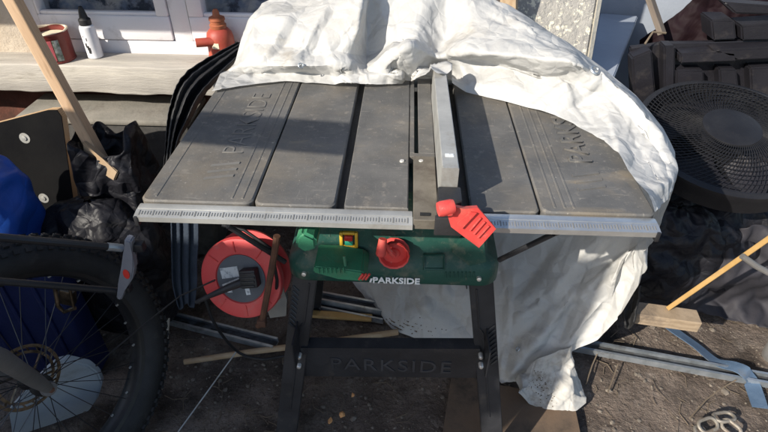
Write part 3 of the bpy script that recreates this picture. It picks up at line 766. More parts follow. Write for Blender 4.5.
for col, f in zip(VIS, BACK_AT):
    i0 = min(int(f), 10); fr_b = f - i0; bk = _ST[i0] * (1 - fr_b) + _ST[i0 + 1] * fr_b
    r = []
    h0 = at(col[0][0], col[0][1], z=HEM if col[0][2] < 2 else .952).y; h1 = col[-1][2]
    for k, (px, py, yy) in enumerate(col):
        if 0 < k < len(col) - 1:
            l_ = h0 + (h1 - h0) * k / (len(col) - 1); yy = l_ + (yy - l_) * 1.55
        r.append(tuple(at(px, py, z={0: HEM, -1: .863, 2: .952}[yy]) if yy in (0, -1, 2) else at(px, py, Y=yy)))
    top = np.array(r[-1]); sh = np.array(bk[5])
    if len(rows) >= 12: sh[0] -= .04; bk[6][0] -= .035
    r.append(tuple(top * .45 + sh * .55 + np.array([0, .02, .0])))
    q6 = bk[6]; r.append(tuple(q6))
    if len(rows) in LOW:
        mx, bt = LOW[len(rows)]; b_3 = np.array(at(*bt[:2], Y=bt[2]) if bt[2] else at(*bt[:2], z=.02))
        m_3 = np.array(at(*mx[:2], Y=mx[2])) if mx else q6 * .45 + b_3 * .55 + np.array([0, .03, 0])
        if mx: r[-1] = tuple(top * .3 + m_3 * .7 + np.array([.012, .01, 0])); r[-2] = tuple(top * .65 + m_3 * .35 + np.array([.014, .01, .0]))
        r += [tuple(m_3), tuple(b_3)]
    else: r += [tuple(q) for q in bk[7:]]
    rows.append(r)
def tarp_collide(X):
    x, y, z = X[..., 0], X[..., 1], X[..., 2]
    on = (x > -.50) & (x < .488) & (y > -.005) & (y < .635) & (z > .80)
    z[on] = np.maximum(z[on], ZT + .004)
    f = (x > .074) & (x < .128) & (y < .49) & (z > .80); z[f] = np.maximum(z[f], ZT + .088 + .004 * np.sin(y[f] * 60 + x[f] * 90))
    low = z < .012; z[low] = .012
    return X
def creases(X, n, seed, hmax, wmin, wmax, lmin, lmax, lo=0, hi=10**6):
    """straight folds pressed into the sheet: sharp ridges and valleys with flat flanks"""
    g = np.random.default_rng(seed); N_ = grid_normals(X); P0 = X.copy(); D = np.zeros(X.shape[:2])
    nu, nv = D.shape
    du = np.gradient(P0, axis=0); dv = np.gradient(P0, axis=1)
    for _ in range(n):
        i = int(g.integers(0, nu)); j = int(g.integers(lo, min(hi, nv)))
        a = g.uniform(0, PI); tu = du[i, j] / np.linalg.norm(du[i, j]); tv = dv[i, j] / np.linalg.norm(dv[i, j])
        t = tu * math.cos(a) + tv * math.sin(a); t /= np.linalg.norm(t) + 1e-9
        L = g.uniform(lmin, lmax); w = g.uniform(wmin, wmax); h = hmax * g.uniform(.35, 1) * (1 if g.random() < .6 else -1) * (w / wmax) ** .6
        q = P0 - P0[i, j]; s_ = q @ t; nn = N_[i, j]; cr = np.cross(t, nn); cr /= np.linalg.norm(cr) + 1e-9
        u_ = q @ cr + g.uniform(-.15, .15) * s_ ** 2 / L; off = np.abs(q @ nn)
        steep = w * g.uniform(.18, .6)
        fade = np.clip(1 - np.maximum(u_, 0) / w, 0, 1) * (u_ >= 0) + np.clip(1 + np.minimum(u_, 0) / steep, 0, 1) * (u_ < 0)
        end = np.clip(1.5 * (1 - np.abs(s_) / L), 0, 1); near = np.clip(2 - off / (.6 * w + .02), 0, 1)
        D += h * fade * end * near
    return X + N_ * D[..., None]
def nearest(px, py, G=None):
    G = TARP if G is None else G
    Pw = G.reshape(-1, 3) - np.array(CP); dep = Pw @ np.array(_f)
    sx = 384 + F * (Pw @ np.array(_r)) / dep; sy = 216 - F * (Pw @ np.array(_u)) / dep
    dd = (sx - px) ** 2 + (sy - py) ** 2
    idx = np.where(dd < 9)[0]
    if len(idx) == 0: idx = np.array([dd.argmin()])
    k = idx[dep[idx].argmin()]
    nn = Vector(grid_normals(G).reshape(-1, 3)[k]); p = Vector(G.reshape(-1, 3)[k])
    if nn.dot(CP - p) < 0: nn = -nn
    return p, nn
def line_folds(X, lines):
    """the sheet's own long creases: ridge height h, gentle flank w above-left, steep flank on the other side"""
    N_ = grid_normals(X); D = np.zeros(X.shape[:2])
    for x0, y0, x1, y1, w, st, h in lines:
        p0, n0 = nearest(x0, y0, X); p1, n1 = nearest(x1, y1, X); n = (n0 + n1).normalized()
        t = (p1 - p0); L = t.length; t = t / L; cr = np.array(t.cross(n)); q = X - np.array(p0); s_ = q @ np.array(t); u_ = q @ cr; off = np.abs(q @ np.array(n))
        fade = np.where(u_ >= 0, np.clip(1 - u_ / w, 0, 1), np.clip(1 + u_ / st, 0, 1))
        end = np.clip((s_ + .04) / .07, 0, 1) * np.clip((L + .04 - s_) / .07, 0, 1); near = np.clip(2 - off / (w + .03), 0, 1)
        sg = np.sign(N_ @ np.array(n)); D += h * fade * end * near * sg
    return X + N_ * D[..., None]
X = soft(soft(np.array(rows), 380, 0, .7), 270, 1, .7)
X = line_folds(X, [(650, 238, 566, 302, .07, .03, .026), (640, 266, 584, 332, .05, .02, .022), (596, 240, 512, 326, .08, .03, .030), (556, 240, 514, 300, .07, .03, -.02), (628, 244, 606, 300, .04, .015, .018), (574, 292, 506, 380, .06, .02, .030), (604, 300, 560, 350, .04, .012, .018), (622, 262, 616, 306, .03, .010, .016), (585, 262, 560, 330, .05, .02, -.020), (545, 320, 505, 345, .05, .02, -.014),
    (612, 262, 590, 284, .03, .012, .014), (640, 240, 600, 262, .03, .012, -.014), (440, 290, 400, 330, .06, .03, .016), (420, 288, 470, 330, .05, .02, -.012),
    (470, 52, 424, 62, .03, .012, .012), (520, 30, 585, 66, .05, .02, .010), (480, 8, 560, 50, .06, .03, -.012), (500, 50, 530, 14, .04, .02, .010),
    (330, 6, 300, 52, .05, .02, .016), (288, 20, 262, 60, .05, .02, .014), (258, 40, 305, 44, .04, .015, -.010), (380, 10, 392, 55, .05, .02, .010), (398, 48, 352, 78, .04, .015, .014), (545, 98, 580, 84, .03, .01, .010), (566, 108, 590, 92, .03, .01, -.010)])
def masked(f, X, *a):
    Y = f(X, *a); m = np.ones(X.shape[:2]); ii = np.arange(X.shape[0])[:, None] / X.shape[0]; jj = np.arange(X.shape[1])[None, :] / X.shape[1]
    m = 1 - np.clip((ii - .66) / .08, 0, 1) * np.clip((jj - .30) / .12, 0, 1) * np.clip((.98 - jj) / .12, 0, 1) * .97
    return X + (Y - X) * m[..., None]
X = masked(creases, X, 26, 3, .015, .05, .12, .12, .34)
X = masked(creases, X, 90, 4, .0075, .018, .05, .05, .18)
X = masked(creases, X, 240, 6, .0024, .008, .02, .03, .10)
X = masked(creases, X, 80, 9, .014, .02, .06, .08, .25, 190, 268)
X = tarp_collide(X)
TARP = X
tarp = sheet('white_tarp', X, 'tarp', None, (0, .7, .02), .0)
tag(tarp, 'crumpled dirty white tarpaulin thrown back over the rear and right side of the saw', 'tarp')
# loose flap that has come down on the ground by the right legs
FL = [
 [at(514, 378, Y=.24), at(520, 392, Y=.16), at(530, 405, z=.02), at(552, 412, z=.012)],
 [at(536, 360, Y=.25), at(538, 382, Y=.21), at(548, 398, z=.045), at(564, 413, z=.012)],
 [at(556, 352, Y=.26), at(556, 370, Y=.24), at(566, 388, z=.07), at(576, 411, z=.014)],
 [at(572, 346, Y=.27), at(574, 366, Y=.27), at(581, 384, z=.03), at(586, 403, z=.012)]]
def gcol(Z): Z[..., 2] = np.maximum(Z[..., 2], .010); return Z
XF0 = soft(soft(np.array([[tuple(p) for p in r] for r in FL]), 90, 0), 90, 1)
XF0 = gcol(creases(creases(XF0, 14, 5, .014, .03, .07, .05, .12), 40, 6, .004, .008, .02, .02, .05))
Xf = XF0 if True else relax(catmull(catmull(np.array([[tuple(p) for p in r] for r in FL]), 60, 0), 60, 1), .05, 90, .006, 8, 5, .03, .3, gcol)
sheet('tarp_flap', Xf, 'muddytarp', tarp, None, .0)
# dried mud on the flap and on the sheet behind the legs; a metal eyelet
for px, py, r in ((596, 69, .010), (303, 67, .006), (517, 347, .007)):
    p, nn = nearest(px, py); b = new(); F3 = frame(nn)
    tube(b, [p + nn * .003 + F3 @ V(r * math.cos(a), r * math.sin(a), 0) for a in np.linspace(0, 2 * PI, 20, endpoint=False)], r * .28, 6, True)
    obj('eyelet', b, 'galv', tarp)
bm = new()
for k in range(240):
    px = random.gauss(392, 15); py = 325 + (px - 388) * .10 + random.gauss(0, 2.2) + 3 * math.sin(px * .4)
    p, nn = nearest(px, py); pebble(bm, p + nn * .0005, random.uniform(.0008, .003))
for k in range(90):
    i = int(random.gauss(30, 9)) % 88 + 1; j = int(random.gauss(40, 14)) % 86 + 2; pebble(bm, Vector(Xf[i, j]) + V(0, -.0005, .0005), random.uniform(.0006, .0022))
tag(obj('dried_mud', bm, 'tarpdirt', tarp), None, None, kind='stuff')

# ================================================================== black cover bunched on the left rear corner, cloth hanging under it
C = []
for k in range(9):
    t = k / 8; f = (.026, -.016, .006, .022, -.024, .012, -.006, .024, -.012)[k]
    top = at(247 - 10 * t, 50 - 8 * t, Y=.70 + f * .3); t = (0, .16, .22, .42, .5, .6, .8, .9, 1)[k]; a_ = at(207 - 20 * t, 92 - 20 * t, Y=.54 + .02 * t + f); b2_ = at(190 - 20 * t, 122 - 16 * t, Y=.46 + .05 * t + f * 1.1); c2_ = at(178 - 13 * t, 146 + 4 * t, Y=.41 + .05 * t + f); d2_ = at(176 - 14 * t, 186, Y=.39 + .05 * t + f)
    C.append([tuple(p) for p in (top, a_, b2_, c2_, d2_)])
def lcol(Z):
    on = (Z[..., 0] > -.484) & (Z[..., 1] < .63) & (Z[..., 2] > .8); Z[..., 2][on] = np.maximum(Z[..., 2][on], ZT + .004); return Z
Xd = relax(catmull(catmull(np.array(C), 90, 0), 60, 1), .05, 60, .004, 5, 21, .05, .3, lcol)
tag(sheet('black_cover', Xd, 'darkcloth', None, (-.52, .5, .62), .002, sub=1), 'black coated cloth cover bunched in folds on the rear left corner of the saw table', 'cover')
C = []
for i, t in enumerate((0, .12, .3, .38, .62, .72, 1)):
    px0 = 171 + 27 * t; fold = (.0, .012, .004, .014, .0, .010, .002)[i]
    C.append([tuple(at(px0, 214, Y=.16 + fold)), tuple(at(px0 + .5, 238, Y=.15 + fold)), tuple(at(172 + 25 * t, 262, Y=.14 + fold)), tuple(at(173 + 24 * t, 285, Y=.13 + fold)), tuple(at(178 + 16 * t, 306 + 4 * math.sin(t * 9), Y=.12 + fold))])
Xs = relax(catmull(catmull(np.array(C), 60, 0), 60, 1), .05, 60, .006, 5, 31, .05, .3)
tag(sheet('hanging_cloth', Xs, 'denim', None, tuple(at(186, 306, Y=.13)), .003, sub=1), 'slate blue cloth hanging in folds below the left end of the saw table', 'cloth')

# ================================================================== on the window sill
SZ = .761
c = at(61, 62, Y=.93); c = V(c.x, .925, SZ)
can = thing('paint_can', c, 'open maroon paint can with dried cream paint round its rim, on the window sill', 'paint can')
R0 = .056; H0 = .098
bm = new(); lathe(bm, [(R0 - .002, 0), (R0, .002), (R0, .004), (R0 - .0015, .006), (R0 - .0015, H0 - .008), (R0 + .001, H0 - .004), (R0, H0), (R0 - .005, H0), (R0 - .006, H0 - .02), (.0001, H0 - .022)], c, seg=40); obj('body', bm, 'canred', can)
bm = new()
tube(bm, [c + V((R0 - .002) * math.cos(a), (R0 - .002) * math.sin(a), H0 + .0015 * math.sin(a * 5)) for a in np.linspace(0, 2 * PI, 36, endpoint=False)], [.0035 + .0015 * math.sin(a * 3) for a in np.linspace(0, 2 * PI, 36, endpoint=False)], 6, True)
for a, L in ((2.9, .03), (3.3, .05), (3.6, .022), (2.6, .04), (4.0, .03), (4.2, .014)):
    q = V(math.cos(a), math.sin(a), 0)
    tube(bm, [c + q * (R0 + .0015) + V(0, 0, H0), c + q * (R0 + .001) + V(0, 0, H0 - L * .6), c + q * (R0 + .0005) + V(0, 0, H0 - L)], [.006, .0045, .002], 6)
lathe(bm, [(R0 - .008, H0 - .016), (R0 - .012, H0 - .018), (.0001, H0 - .018)], c, seg=30)
obj('paint', bm, 'cream', can)
bm = new()
def arc_patch(bm, c, r, a0, a1, z0, z1, n=10):
    A = [(c + V(r * math.cos(a), r * math.sin(a), z0), c + V(r * math.cos(a), r * math.sin(a), z1)) for a in np.linspace(math.radians(a0), math.radians(a1), n)]
    vs = [(bm.verts.new(p), bm.verts.new(q)) for p, q in A]
    for (a, b), (d, e) in zip(vs, vs[1:]): bm.faces.new((a, d, e, b))
arc_patch(bm, c, R0 + .0003, -88, -62, .012, H0 - .02); obj('label_panel', bm, mat('can_label', (.42, .09, .1), .5, dirt=((.6, .5, .45), 40, .6, .7)), can)
bm = new(); arc_patch(bm, c, R0 + .0004, -60, -40, .010, H0 - .02); obj('label_band', bm, mat('can_band', (.12, .16, .1), .5, col2=(.5, .5, .45), scale=60), can)

c = at(95, 56, z=SZ); c = V(at(94, 50, Y=.95).x, .95, SZ)
bt = thing('spray_bottle', c, 'small white plastic bottle with a black nozzle cap, standing on the window sill', 'bottle')
bm = new(); lathe(bm, [(.021, 0), (.0245, .003), (.0245, .092), (.023, .104), (.017, .110), (.0001, .110)], c, seg=28); obj('body', bm, 'bottle', bt)
bm = new(); lathe(bm, [(.0185, .108), (.019, .126), (.013, .132), (.010, .150), (.006, .166), (.0035, .168), (.0001, .168)], c, seg=22); obj('nozzle_cap', bm, 'black', bt)
bm = new()
for a0, a1, z0, z1 in ((-100, -82, .02, .032), (-104, -88, .032, .046), (-96, -80, .026, .04), (-112, -100, .04, .055), (-94, -88, .062, .072), (-120, -112, .074, .078)): arc_patch(bm, c, .0248 + .0001 * (a0 % 3), a0, a1, z0, z1, 5)
obj('printed_mark', bm, 'ink', bt)

c = V(at(221, 40, Y=.955).x, .95, SZ)
jk = thing('bottle_jack', c, 'rusty red bottle jack with an orange collar, standing behind the dark cover on the sill', 'jack')
bm = new(); lathe(bm, [(.046, 0), (.047, .012), (.045, .03), (.044, .075), (.040, .092), (.030, .104), (.024, .108), (.0001, .108)], c, seg=30); obj('body', bm, 'jack', jk)
bm = new(); lathe(bm, [(.026, .107), (.027, .118), (.023, .121), (.023, .130), (.026, .133), (.025, .140), (.012, .146), (.010, .160), (.006, .166), (.0001, .166)], c, seg=24); obj('collar', bm, 'orange', jk)
a = at(196, 43, Y=.90); b_ = at(223, 41, Y=.93)
bm = new(); lathe(bm, [(.008, -.001), (.014, -.001), (.0145, .003), (.0145, (b_ - a).length), (.0001, (b_ - a).length)], a, b_ - a, 18); lathe(bm, [(.0085, .012), (.0001, .012)], a, b_ - a, 14)
obj('pump_socket', bm, 'jack', jk)
bm = new(); arc_patch(bm, c, .0450, -112, -82, .052, .070, 6); obj('label', bm, 'cream', jk)

# ================================================================== LEFT: behind the bicycle
a, b_ = at(62, 100, z=.60), at(186, 121, z=.60)
bx = thing('cement_trough', ((-1.25 + b_.x) / 2, .93, 0), 'low grey cement trough with a dusty lid under the window sill', 'trough')
bm = new(); box(bm, ((-1.3 + b_.x) / 2, .905, .29), (1.3 + b_.x, .19, .58), bev=.008); obj('trough_body', bm, 'trough', bx)
bm = new(); box(bm, ((-1.3 + b_.x) / 2 + .003, .90, .5915), (1.3 + b_.x + .012, .20, .02), bev=.006); obj('trough_lid', bm, 'trough_top', bx)

# black board with a plywood core
Yb = .60
bd = thing('black_board', tuple(at(38, 240, Y=Yb)), 'black faced board with raw plywood top edge and two big washers at the left', 'board')
p0, p1, p2, p3 = at(-60, 138, Y=Yb), at(60, 107, Y=Yb), at(80, 250, Y=Yb - .07), at(-60, 270, Y=Yb - .07)
nrm = (p1 - p0).cross(p2 - p1).normalized()
if nrm.y > 0: nrm = -nrm
bm = new(); pl = []
ctr = (p0 + p1 + p2 + p3) / 4
rc = [p0, p0.lerp(p1, .9), p1.lerp(p0, .03) + (p2 - p1) * .012, p1.lerp(p2, .06), p2, p3]
prism(bm, rc, -nrm * .003); obj('film_face', bm, 'boardface', bd)
bm = new(); prism(bm, [p - nrm * .003 for p in rc], -nrm * .024); obj('plywood_core', bm, 'plywood', bd)
for px, py in ((25, 138), (44, 198)):
    q = at(px, py, Y=Yb); t = (q - p0).dot(nrm); dd = (CP - q).normalized(); q = q - dd * (t / dd.dot(nrm))
    b = new(); lathe(b, [(.0165, 0), (.0165, .002), (.008, .0022), (.007, .005), (.0001, .006)], q, nrm, 24); obj('washer', b, 'alu_dull', bd)

# black bin bag with wood in it
cb = at(118, 172, Y=.52)
def opentop(X):
    return X
bag('bin_bag', (cb.x + .01, .53, .31), (.10, .09, .30), 'binbag', 'shiny black bin bag with wooden offcuts sticking out, left of the saw table', 'bin bag', seed=41, slack=.2)
C = []
for i in range(9):
    a = -2.9 + i * .72; q = at(112, 158, Y=.53)
    r1, r2 = .06, .068 + .022 * (i % 2)
    C.append([(q.x + .06 * math.cos(a), .53 + .06 * math.sin(a), .56), (q.x + r1 * math.cos(a), .53 + r1 * math.sin(a), .62), (q.x + r2 * math.cos(a), .53 + r2 * .9 * math.sin(a), .69 + .03 * math.sin(a * 2 + 1)), (q.x + r2 * 1.22 * math.cos(a), .53 + r2 * 1.1 * math.sin(a), .65 + .035 * math.cos(a * 3)), (q.x + r2 * 1.3 * math.cos(a), .53 + r2 * 1.15 * math.sin(a), .56)])
Xb = relax(catmull(catmull(np.array(C), 50, 0), 28, 1), .2, 110, .016, 8, 43, .02, .3)
tag(sheet('bag_mouth', Xb, 'binbag', None, (q.x, .53, .6), .0, sub=1), 'open gathered mouth of a black rubble sack round the foot of the wooden pole', 'sack')

def stick(name, p0, p1, w, h, m, label, cat, bev=.003, group=None, twist=0., ends=None):
    p0, p1 = Vector(p0), Vector(p1); d = p1 - p0; L = d.length; Fm = frame(d) @ Matrix.Rotation(twist, 3, 'Z')
    b = new(); k = max(3, int(L / .04))
    vs = box(b, (0, 0, 0), (w, h, L), bev=bev)
    bmesh.ops.bisect_plane(b, geom=b.verts[:] + b.edges[:] + b.faces[:], plane_co=(0, 0, 0), plane_no=(0, 0, 1))
    bmesh.ops.recalc_face_normals(b, faces=b.faces)
    for v in b.verts:
        v.co.x += .0015 * noise.noise(Vector((v.co.z * 9, v.co.x * 20, 1))); v.co.y += .0015 * noise.noise(Vector((v.co.z * 9, v.co.y * 20, 7)))
    me = bpy.data.meshes.new(name); b.to_mesh(me); b.free(); me.materials.append(M[m])
    o = bpy.data.objects.new(name, me); COL.objects.link(o)
    o.matrix_world = Matrix.Translation((p0 + p1) / 2) @ Fm.to_4x4(); WORLD[o.name] = Vector(o.location)
    return tag(o, label, cat, group)
stick('wooden_pole', at(113, 182, Y=.50), at(-4, -30, Y=.56), .040, .030, 'wood', 'long squared wooden pole leaning from the black sack towards the window', 'pole', .004, twist=.5)
pA = [at(82, 141, Y=.44 + .04), at(92, 150, Y=.44 + .03), at(104, 160, Y=.44 + .02), at(118, 172, Y=.44 + .01), at(114, 181, Y=.44 + .01), at(98, 172, Y=.44 + .02), at(84, 158, Y=.44 + .03)]
bm = new(); prism(bm, pA, (0, .022, -.008)); bmesh.ops.bevel(bm, geom=bm.edges[:], offset=.003, segments=2, affect='EDGES')
tag(obj('wood_offcut', bm, 'wood2', None, tuple(pA[3])), 'short shaped wooden offcut lying in the sack against the pole', 'offcut')
stick('wood_batten', at(78, 150, Y=.56), at(100, 196, Y=.56), .03, .012, 'wood', 'short brown batten poking out of the black sack left of the pole', 'batten', .002)

cbl = at(-6, 205, Y=.34)
bag('blue_sack', (cbl.x - .035, .35, cbl.z - .10), (.115, .10, .235), 'bluebag', 'filled bright blue plastic sack at the left edge, above the bicycle wheel', 'sack', seed=51, slack=.08, power=3.2, amp=.012)
# black filler added in place of the dark hollow behind the wheel
cbk = at(120, 250, Y=.42)
bag('dark_filler', (cbk.x - .05, .43, .27), (.19, .10, .265), 'binbag', 'dull black filler standing in for the dark hollow behind the bicycle wheel', 'sack', seed=61, slack=.14)

# blue crate and pale lid behind the wheel
q = at(40, 300, Y=.24)
cr = thing('blue_crate', (q.x - .06, .33, 0), 'dark blue plastic crate standing behind the bicycle wheel', 'crate')
xr = at(76, 330, Y=.22).x; zt = at(40, 258, Y=.22).z
bm = new(); box(bm, (xr - .24, .265, zt / 2), (.48, .09, zt), bev=.012, seg=3); obj('crate_body', bm, 'bluecrate', cr)
bm = new(); box(bm, (xr - .24, .265, zt - .012), (.49, .105, .022), bev=.008); obj('crate_rim', bm, 'bluecrate', cr)
bm = new()
for k in range(5): box(bm, (xr - .06 - k * .09, .217, zt * .5), (.012, .008, zt * .8), bev=.003)
obj('crate_rib', bm, 'bluecrate', cr)
Yl = .07
pts = [at(*p, Y=.02 + .1 * (p[0] - 20) / 80) for p in ((12, 432), (8, 412), (44, 372), (54, 364), (66, 361), (88, 366), (98, 374), (102, 384), (98, 398), (76, 430), (66, 446), (20, 450))]
bm = new(); prism(bm, pts, (0, .02, .006)); bmesh.ops.bevel(bm, geom=[e for e in bm.edges], offset=.004, segments=2, affect='EDGES')
tag(obj('plastic_sheet', bm, 'palelid', None, tuple(at(60, 430, Y=Yl))), 'pale grey rounded plastic panel standing behind the wheel spokes', 'panel')

# ================================================================== BICYCLE: rear end, its wheel leaning back
Cw = at(35, 382, Y=-.05); aw = math.radians(63); lw = math.radians(15)
ew = V(math.cos(aw), math.sin(aw), 0); nh = V(-math.sin(aw), math.cos(aw), 0)
uw = V(0, 0, 1) * math.cos(lw) + nh * math.sin(lw); nw = ew.cross(uw)      # nw points to the viewer's side or away
if nw.dot(CP - Cw) < 0: nw = -nw
WR = .35; TR = .046
Mw = Matrix((ew, uw, nw)).transposed()
bike = thing('bicycle', (Cw.x, Cw.y + .02, 0), 'bicycle with a fat black tyre, disc brake and grey frame tube at the lower left', 'bicycle')
def wp(r, t, h=0.): return Cw + Mw @ V(r * math.cos(t), r * math.sin(t), h)
bm = new(); ns = 72; rimp = [(.262, -.026), (.256, -.016), (.254, 0), (.256, .016), (.262, .026), (.276, .03), (.276, -.03)]
rg = [[bm.verts.new(wp(r, 2 * PI * k / ns, h)) for r, h in rimp] for k in range(ns)]
for k in range(ns):
    A, B = rg[k], rg[(k + 1) % ns]
    for i in range(len(rimp)): bm.faces.new((A[i], A[(i + 1) % len(rimp)], B[(i + 1) % len(rimp)], B[i]))
wheel = obj('wheel', bm, 'rim', bike, tuple(Cw))
bm = new(); rc_ = WR - TR + .002; seg = 14
rg = [[bm.verts.new(wp(rc_ + TR * math.cos(2 * PI * i / seg), 2 * PI * k / 120, TR * math.sin(2 * PI * i / seg))) for i in range(seg)] for k in range(120)]
for k in range(120):
    A, B = rg[k], rg[(k + 1) % 120]
    for i in range(seg): bm.faces.new((A[i], A[(i + 1) % seg], B[(i + 1) % seg], B[i]))
for k in range(84):
    for i, pa in enumerate((-62, -36, -12, 12, 36, 62)):
        t = 2 * PI * (k + .5 * (i % 2)) / 84; pa = math.radians(pa)
        cpos = wp(rc_ + (TR + .001) * math.cos(pa), t, (TR + .001) * math.sin(pa))
        er = Mw @ V(math.cos(t), math.sin(t), 0); et = Mw @ V(-math.sin(t), math.cos(t), 0)
        nn = er * math.cos(pa) + nw * math.sin(pa); bb = nn.cross(et)
        box(bm, cpos, (.012, .010, .009), Matrix((et, bb, nn)).transposed())
obj('tyre', bm, 'tyre', wheel, tuple(Cw), smooth=30)
bm = new()
lathe(bm, [(.010, -.05), (.012, -.04), (.024, -.036), (.026, -.028), (.016, -.024), (.015, .02), (.025, .026), (.025, .033), (.012, .036), (.010, .055), (.0001, .056)], Cw, nw, 24, R=Mw); obj('hub', bm, 'rim', wheel, tuple(Cw))
for k in range(32):
    t = 2 * PI * k / 32; s = 1 if k % 2 else -1; th = t + (.75 if (k // 2) % 2 else -.75) * .55
    b = new(); tube(b, [wp(.024, th, s * .03), wp(.258, t, s * .006)], .0011, 5); obj('spoke', b, 'spoke', wheel, tuple(Cw), 0)
    if k % 4 == 1:
        pass
bm = new()
for k in range(0, 24): box(bm, wp(.252, 2 * PI * (k + .5) / 24, .006 * (-1) ** k), (.007, .004, .004), Mw)
obj('nipples', bm, 'alu_dull', wheel, tuple(Cw))
# brake rotor with holes: ring of arcs
bm = new(); n = 40
for r0, r1 in ((.060, .067), (.074, .082)):
    ra = [[bm.verts.new(wp(r, 2 * PI * k / n, .041 + dz)) for r, dz in ((r0, -.086), (r1, -.086), (r1, -.084), (r0, -.084))] for k in range(n)]
    for k in range(n):
        A, B = ra[k], ra[(k + 1) % n]
        for i in range(4): bm.faces.new((A[i], A[(i + 1) % 4], B[(i + 1) % 4], B[i]))
for k in range(20):
    t = 2 * PI * k / 20; tube(bm, [wp(.066, t, -.044), wp(.075, t + .12, -.044)], .0022, 5)
for k in range(6):
    t = 2 * PI * k / 6; tube(bm, [wp(.02, t, -.044), wp(.062, t + .5, -.044)], .003, 5)
obj('brake_rotor', bm, 'brass', wheel, tuple(Cw))
ax0 = Cw + nw * .062
fr0 = at(52, 390, Y=Cw.y - .06)
bm = new()
e0 = ax0; e1 = at(0, 358, Y=-.22); e1b = at(-170, 300, Y=-.42)
tube(bm, [e0 + (e0 - e1).normalized() * .006, e0.lerp(e1, .3), e1, e1b], [.011, .016, .0175, .018], 14)
lathe(bm, [(.016, -.008), (.018, 0), (.016, .008), (.0001, .009)], e0, nw, 16)
obj('chainstay', bm, 'greyframe', bike, tuple(Cw))
bm = new(); lathe(bm, [(.007, 0), (.007, .012), (.004, .014), (.0001, .014)], e0 + nw * .004, nw, 6); obj('axle_nut', bm, 'rust', bike, tuple(Cw))
bm = new(); tube(bm, [Cw - nw * .06, at(-120, 345, Y=-.16), at(-220, 300, Y=-.36)], .012, 10); obj('chainstay', bm, 'greyframe', bike, tuple(Cw))
# brake caliper / clasp glinting above the hub
bm = new(); p = at(62, 303, Y=.06)
tube(bm, [at(55, 288, Y=.06), at(58, 306, Y=.05), at(64, 312, Y=.05), at(75, 308, Y=.05)], .005, 8); tube(bm, [at(70, 290, Y=.06), at(74, 309, Y=.05)], .0035, 8); box(bm, at(68, 296, Y=.07), (.035, .02, .05), Matrix.Rotation(.3, 3, 'Y'), .005)
obj('brake_caliper', bm, 'brass', bike, tuple(Cw))
bm = new(); tube(bm, [at(96, 366, Y=.02), at(108, 355, Y=.03), at(152, 318, Y=.05), at(180, 296, Y=.06), at(215, 280, Y=.06)], .002, 6); obj('brake_hose', bm, 'lockbar', bike, tuple(Cw))

# D-lock round the tyre
lk = thing('bicycle_lock', tuple(at(125, 300, Y=.03)), 'black shackle lock with a grey crossbar and red badge, clamped round the bicycle tyre', 'lock')
A0, A1 = at(-40, 234, Y=-.12), at(122, 248, Y=.035)
B0, B1 = at(-40, 278, Y=-.12), at(120, 291, Y=.035)
bm = new(); mid = A0.lerp(B0, .5) + (A0 - A1).normalized() * .06
tube(bm, [A1, A0.lerp(A1, .5), A0, (A0 * .8 + B0 * .2) + (A0 - A1).normalized() * .04, mid, (A0 * .2 + B0 * .8) + (A0 - A1).normalized() * .04, B0, B0.lerp(B1, .5), B1], .0078, 10); obj('shackle', bm, 'lockbar', lk)
bm = new(); dA = (A1 - A0).normalized(); tube(bm, [A1.lerp(A0, .11), A1], .0086, 10); obj('steel_end', bm, 'galv', lk)
bm = new(); Yc = .02
prism(bm, [at(*p, Y=Yc) for p in ((124, 240), (131, 242), (131, 256), (134, 268), (132, 280), (124, 292), (121, 301), (116, 299), (118, 284), (121, 268), (123, 254))], (0, .022, 0)); bmesh.ops.bevel(bm, geom=bm.edges[:], offset=.003, segments=2, affect='EDGES'); obj('crossbar', bm, 'lockgrey', lk)
for p_, s_ in ((at(138, 246, Y=.04), (.028, .02, .022)), (at(134, 262, Y=.04), (.012, .02, .02)), (at(129, 288, Y=.04), (.012, .02, .018))): bm = new(); box(bm, p_, s_, bev=.004); obj('end_cap', bm, 'lockbar', lk)
bm = new(); cq = at(126.5, 274, Y=Yc - .001); lathe(bm, [(.0085, 0), (.0085, .0015), (.0001, .0018)], cq, (0, -1, .2), 20)
for v in bm.verts: v.co.z = cq.z + (v.co.z - cq.z) * 1.45; v.co.x = cq.x + (v.co.x - cq.x) * .8
obj('badge', bm, 'led', lk)

# ================================================================== EXTENSION REEL under the table
Yr = .13
rcn = at(242, 278, Y=Yr); nr = (V(-.12, -1, .42)).normalized(); Rr = frame(nr)
rr = abs(at(283, 278, Y=Yr).x - at(199, 278, Y=Yr).x) / 2
reel = thing('cable_reel', (rcn.x, rcn.y + .05, rcn.z - rr * .95), 'red extension cable reel with black hub and white paper labels under the saw table', 'cable reel')
bm = new(); lathe(bm, [(rr * .60, .004), (rr * .62, .008), (rr * .9, .010), (rr * .97, .008), (rr, .002), (rr, -.006), (rr * .97, -.010), (rr * .6, -.010), (rr * .58, -.03), (rr * .6, -.052), (rr, -.056), (rr, -.064), (rr * .3, -.064), (.0001, -.064)], rcn, nr, 56, R=Rr); drum = obj('drum', bm, 'pinkred', reel)
for k in range(8):
    a = 2 * PI * k / 8 + .2; bm = new()
    tube(bm, [rcn + Rr @ V(rr * .66 * math.cos(a), rr * .66 * math.sin(a), .0095), rcn + Rr @ V(rr * .92 * math.cos(a), rr * .92 * math.sin(a), .0105)], .0018, 5)
    obj('spoke_rib', bm, 'red', drum)
bm = new(); lathe(bm, [(rr * .595, .0), (rr * .59, .006), (rr * .5, .009), (.0001, .009)], rcn, nr, 48, R=Rr); hub = obj('hub_plate', bm, 'hubgrey', reel)
bm = new()
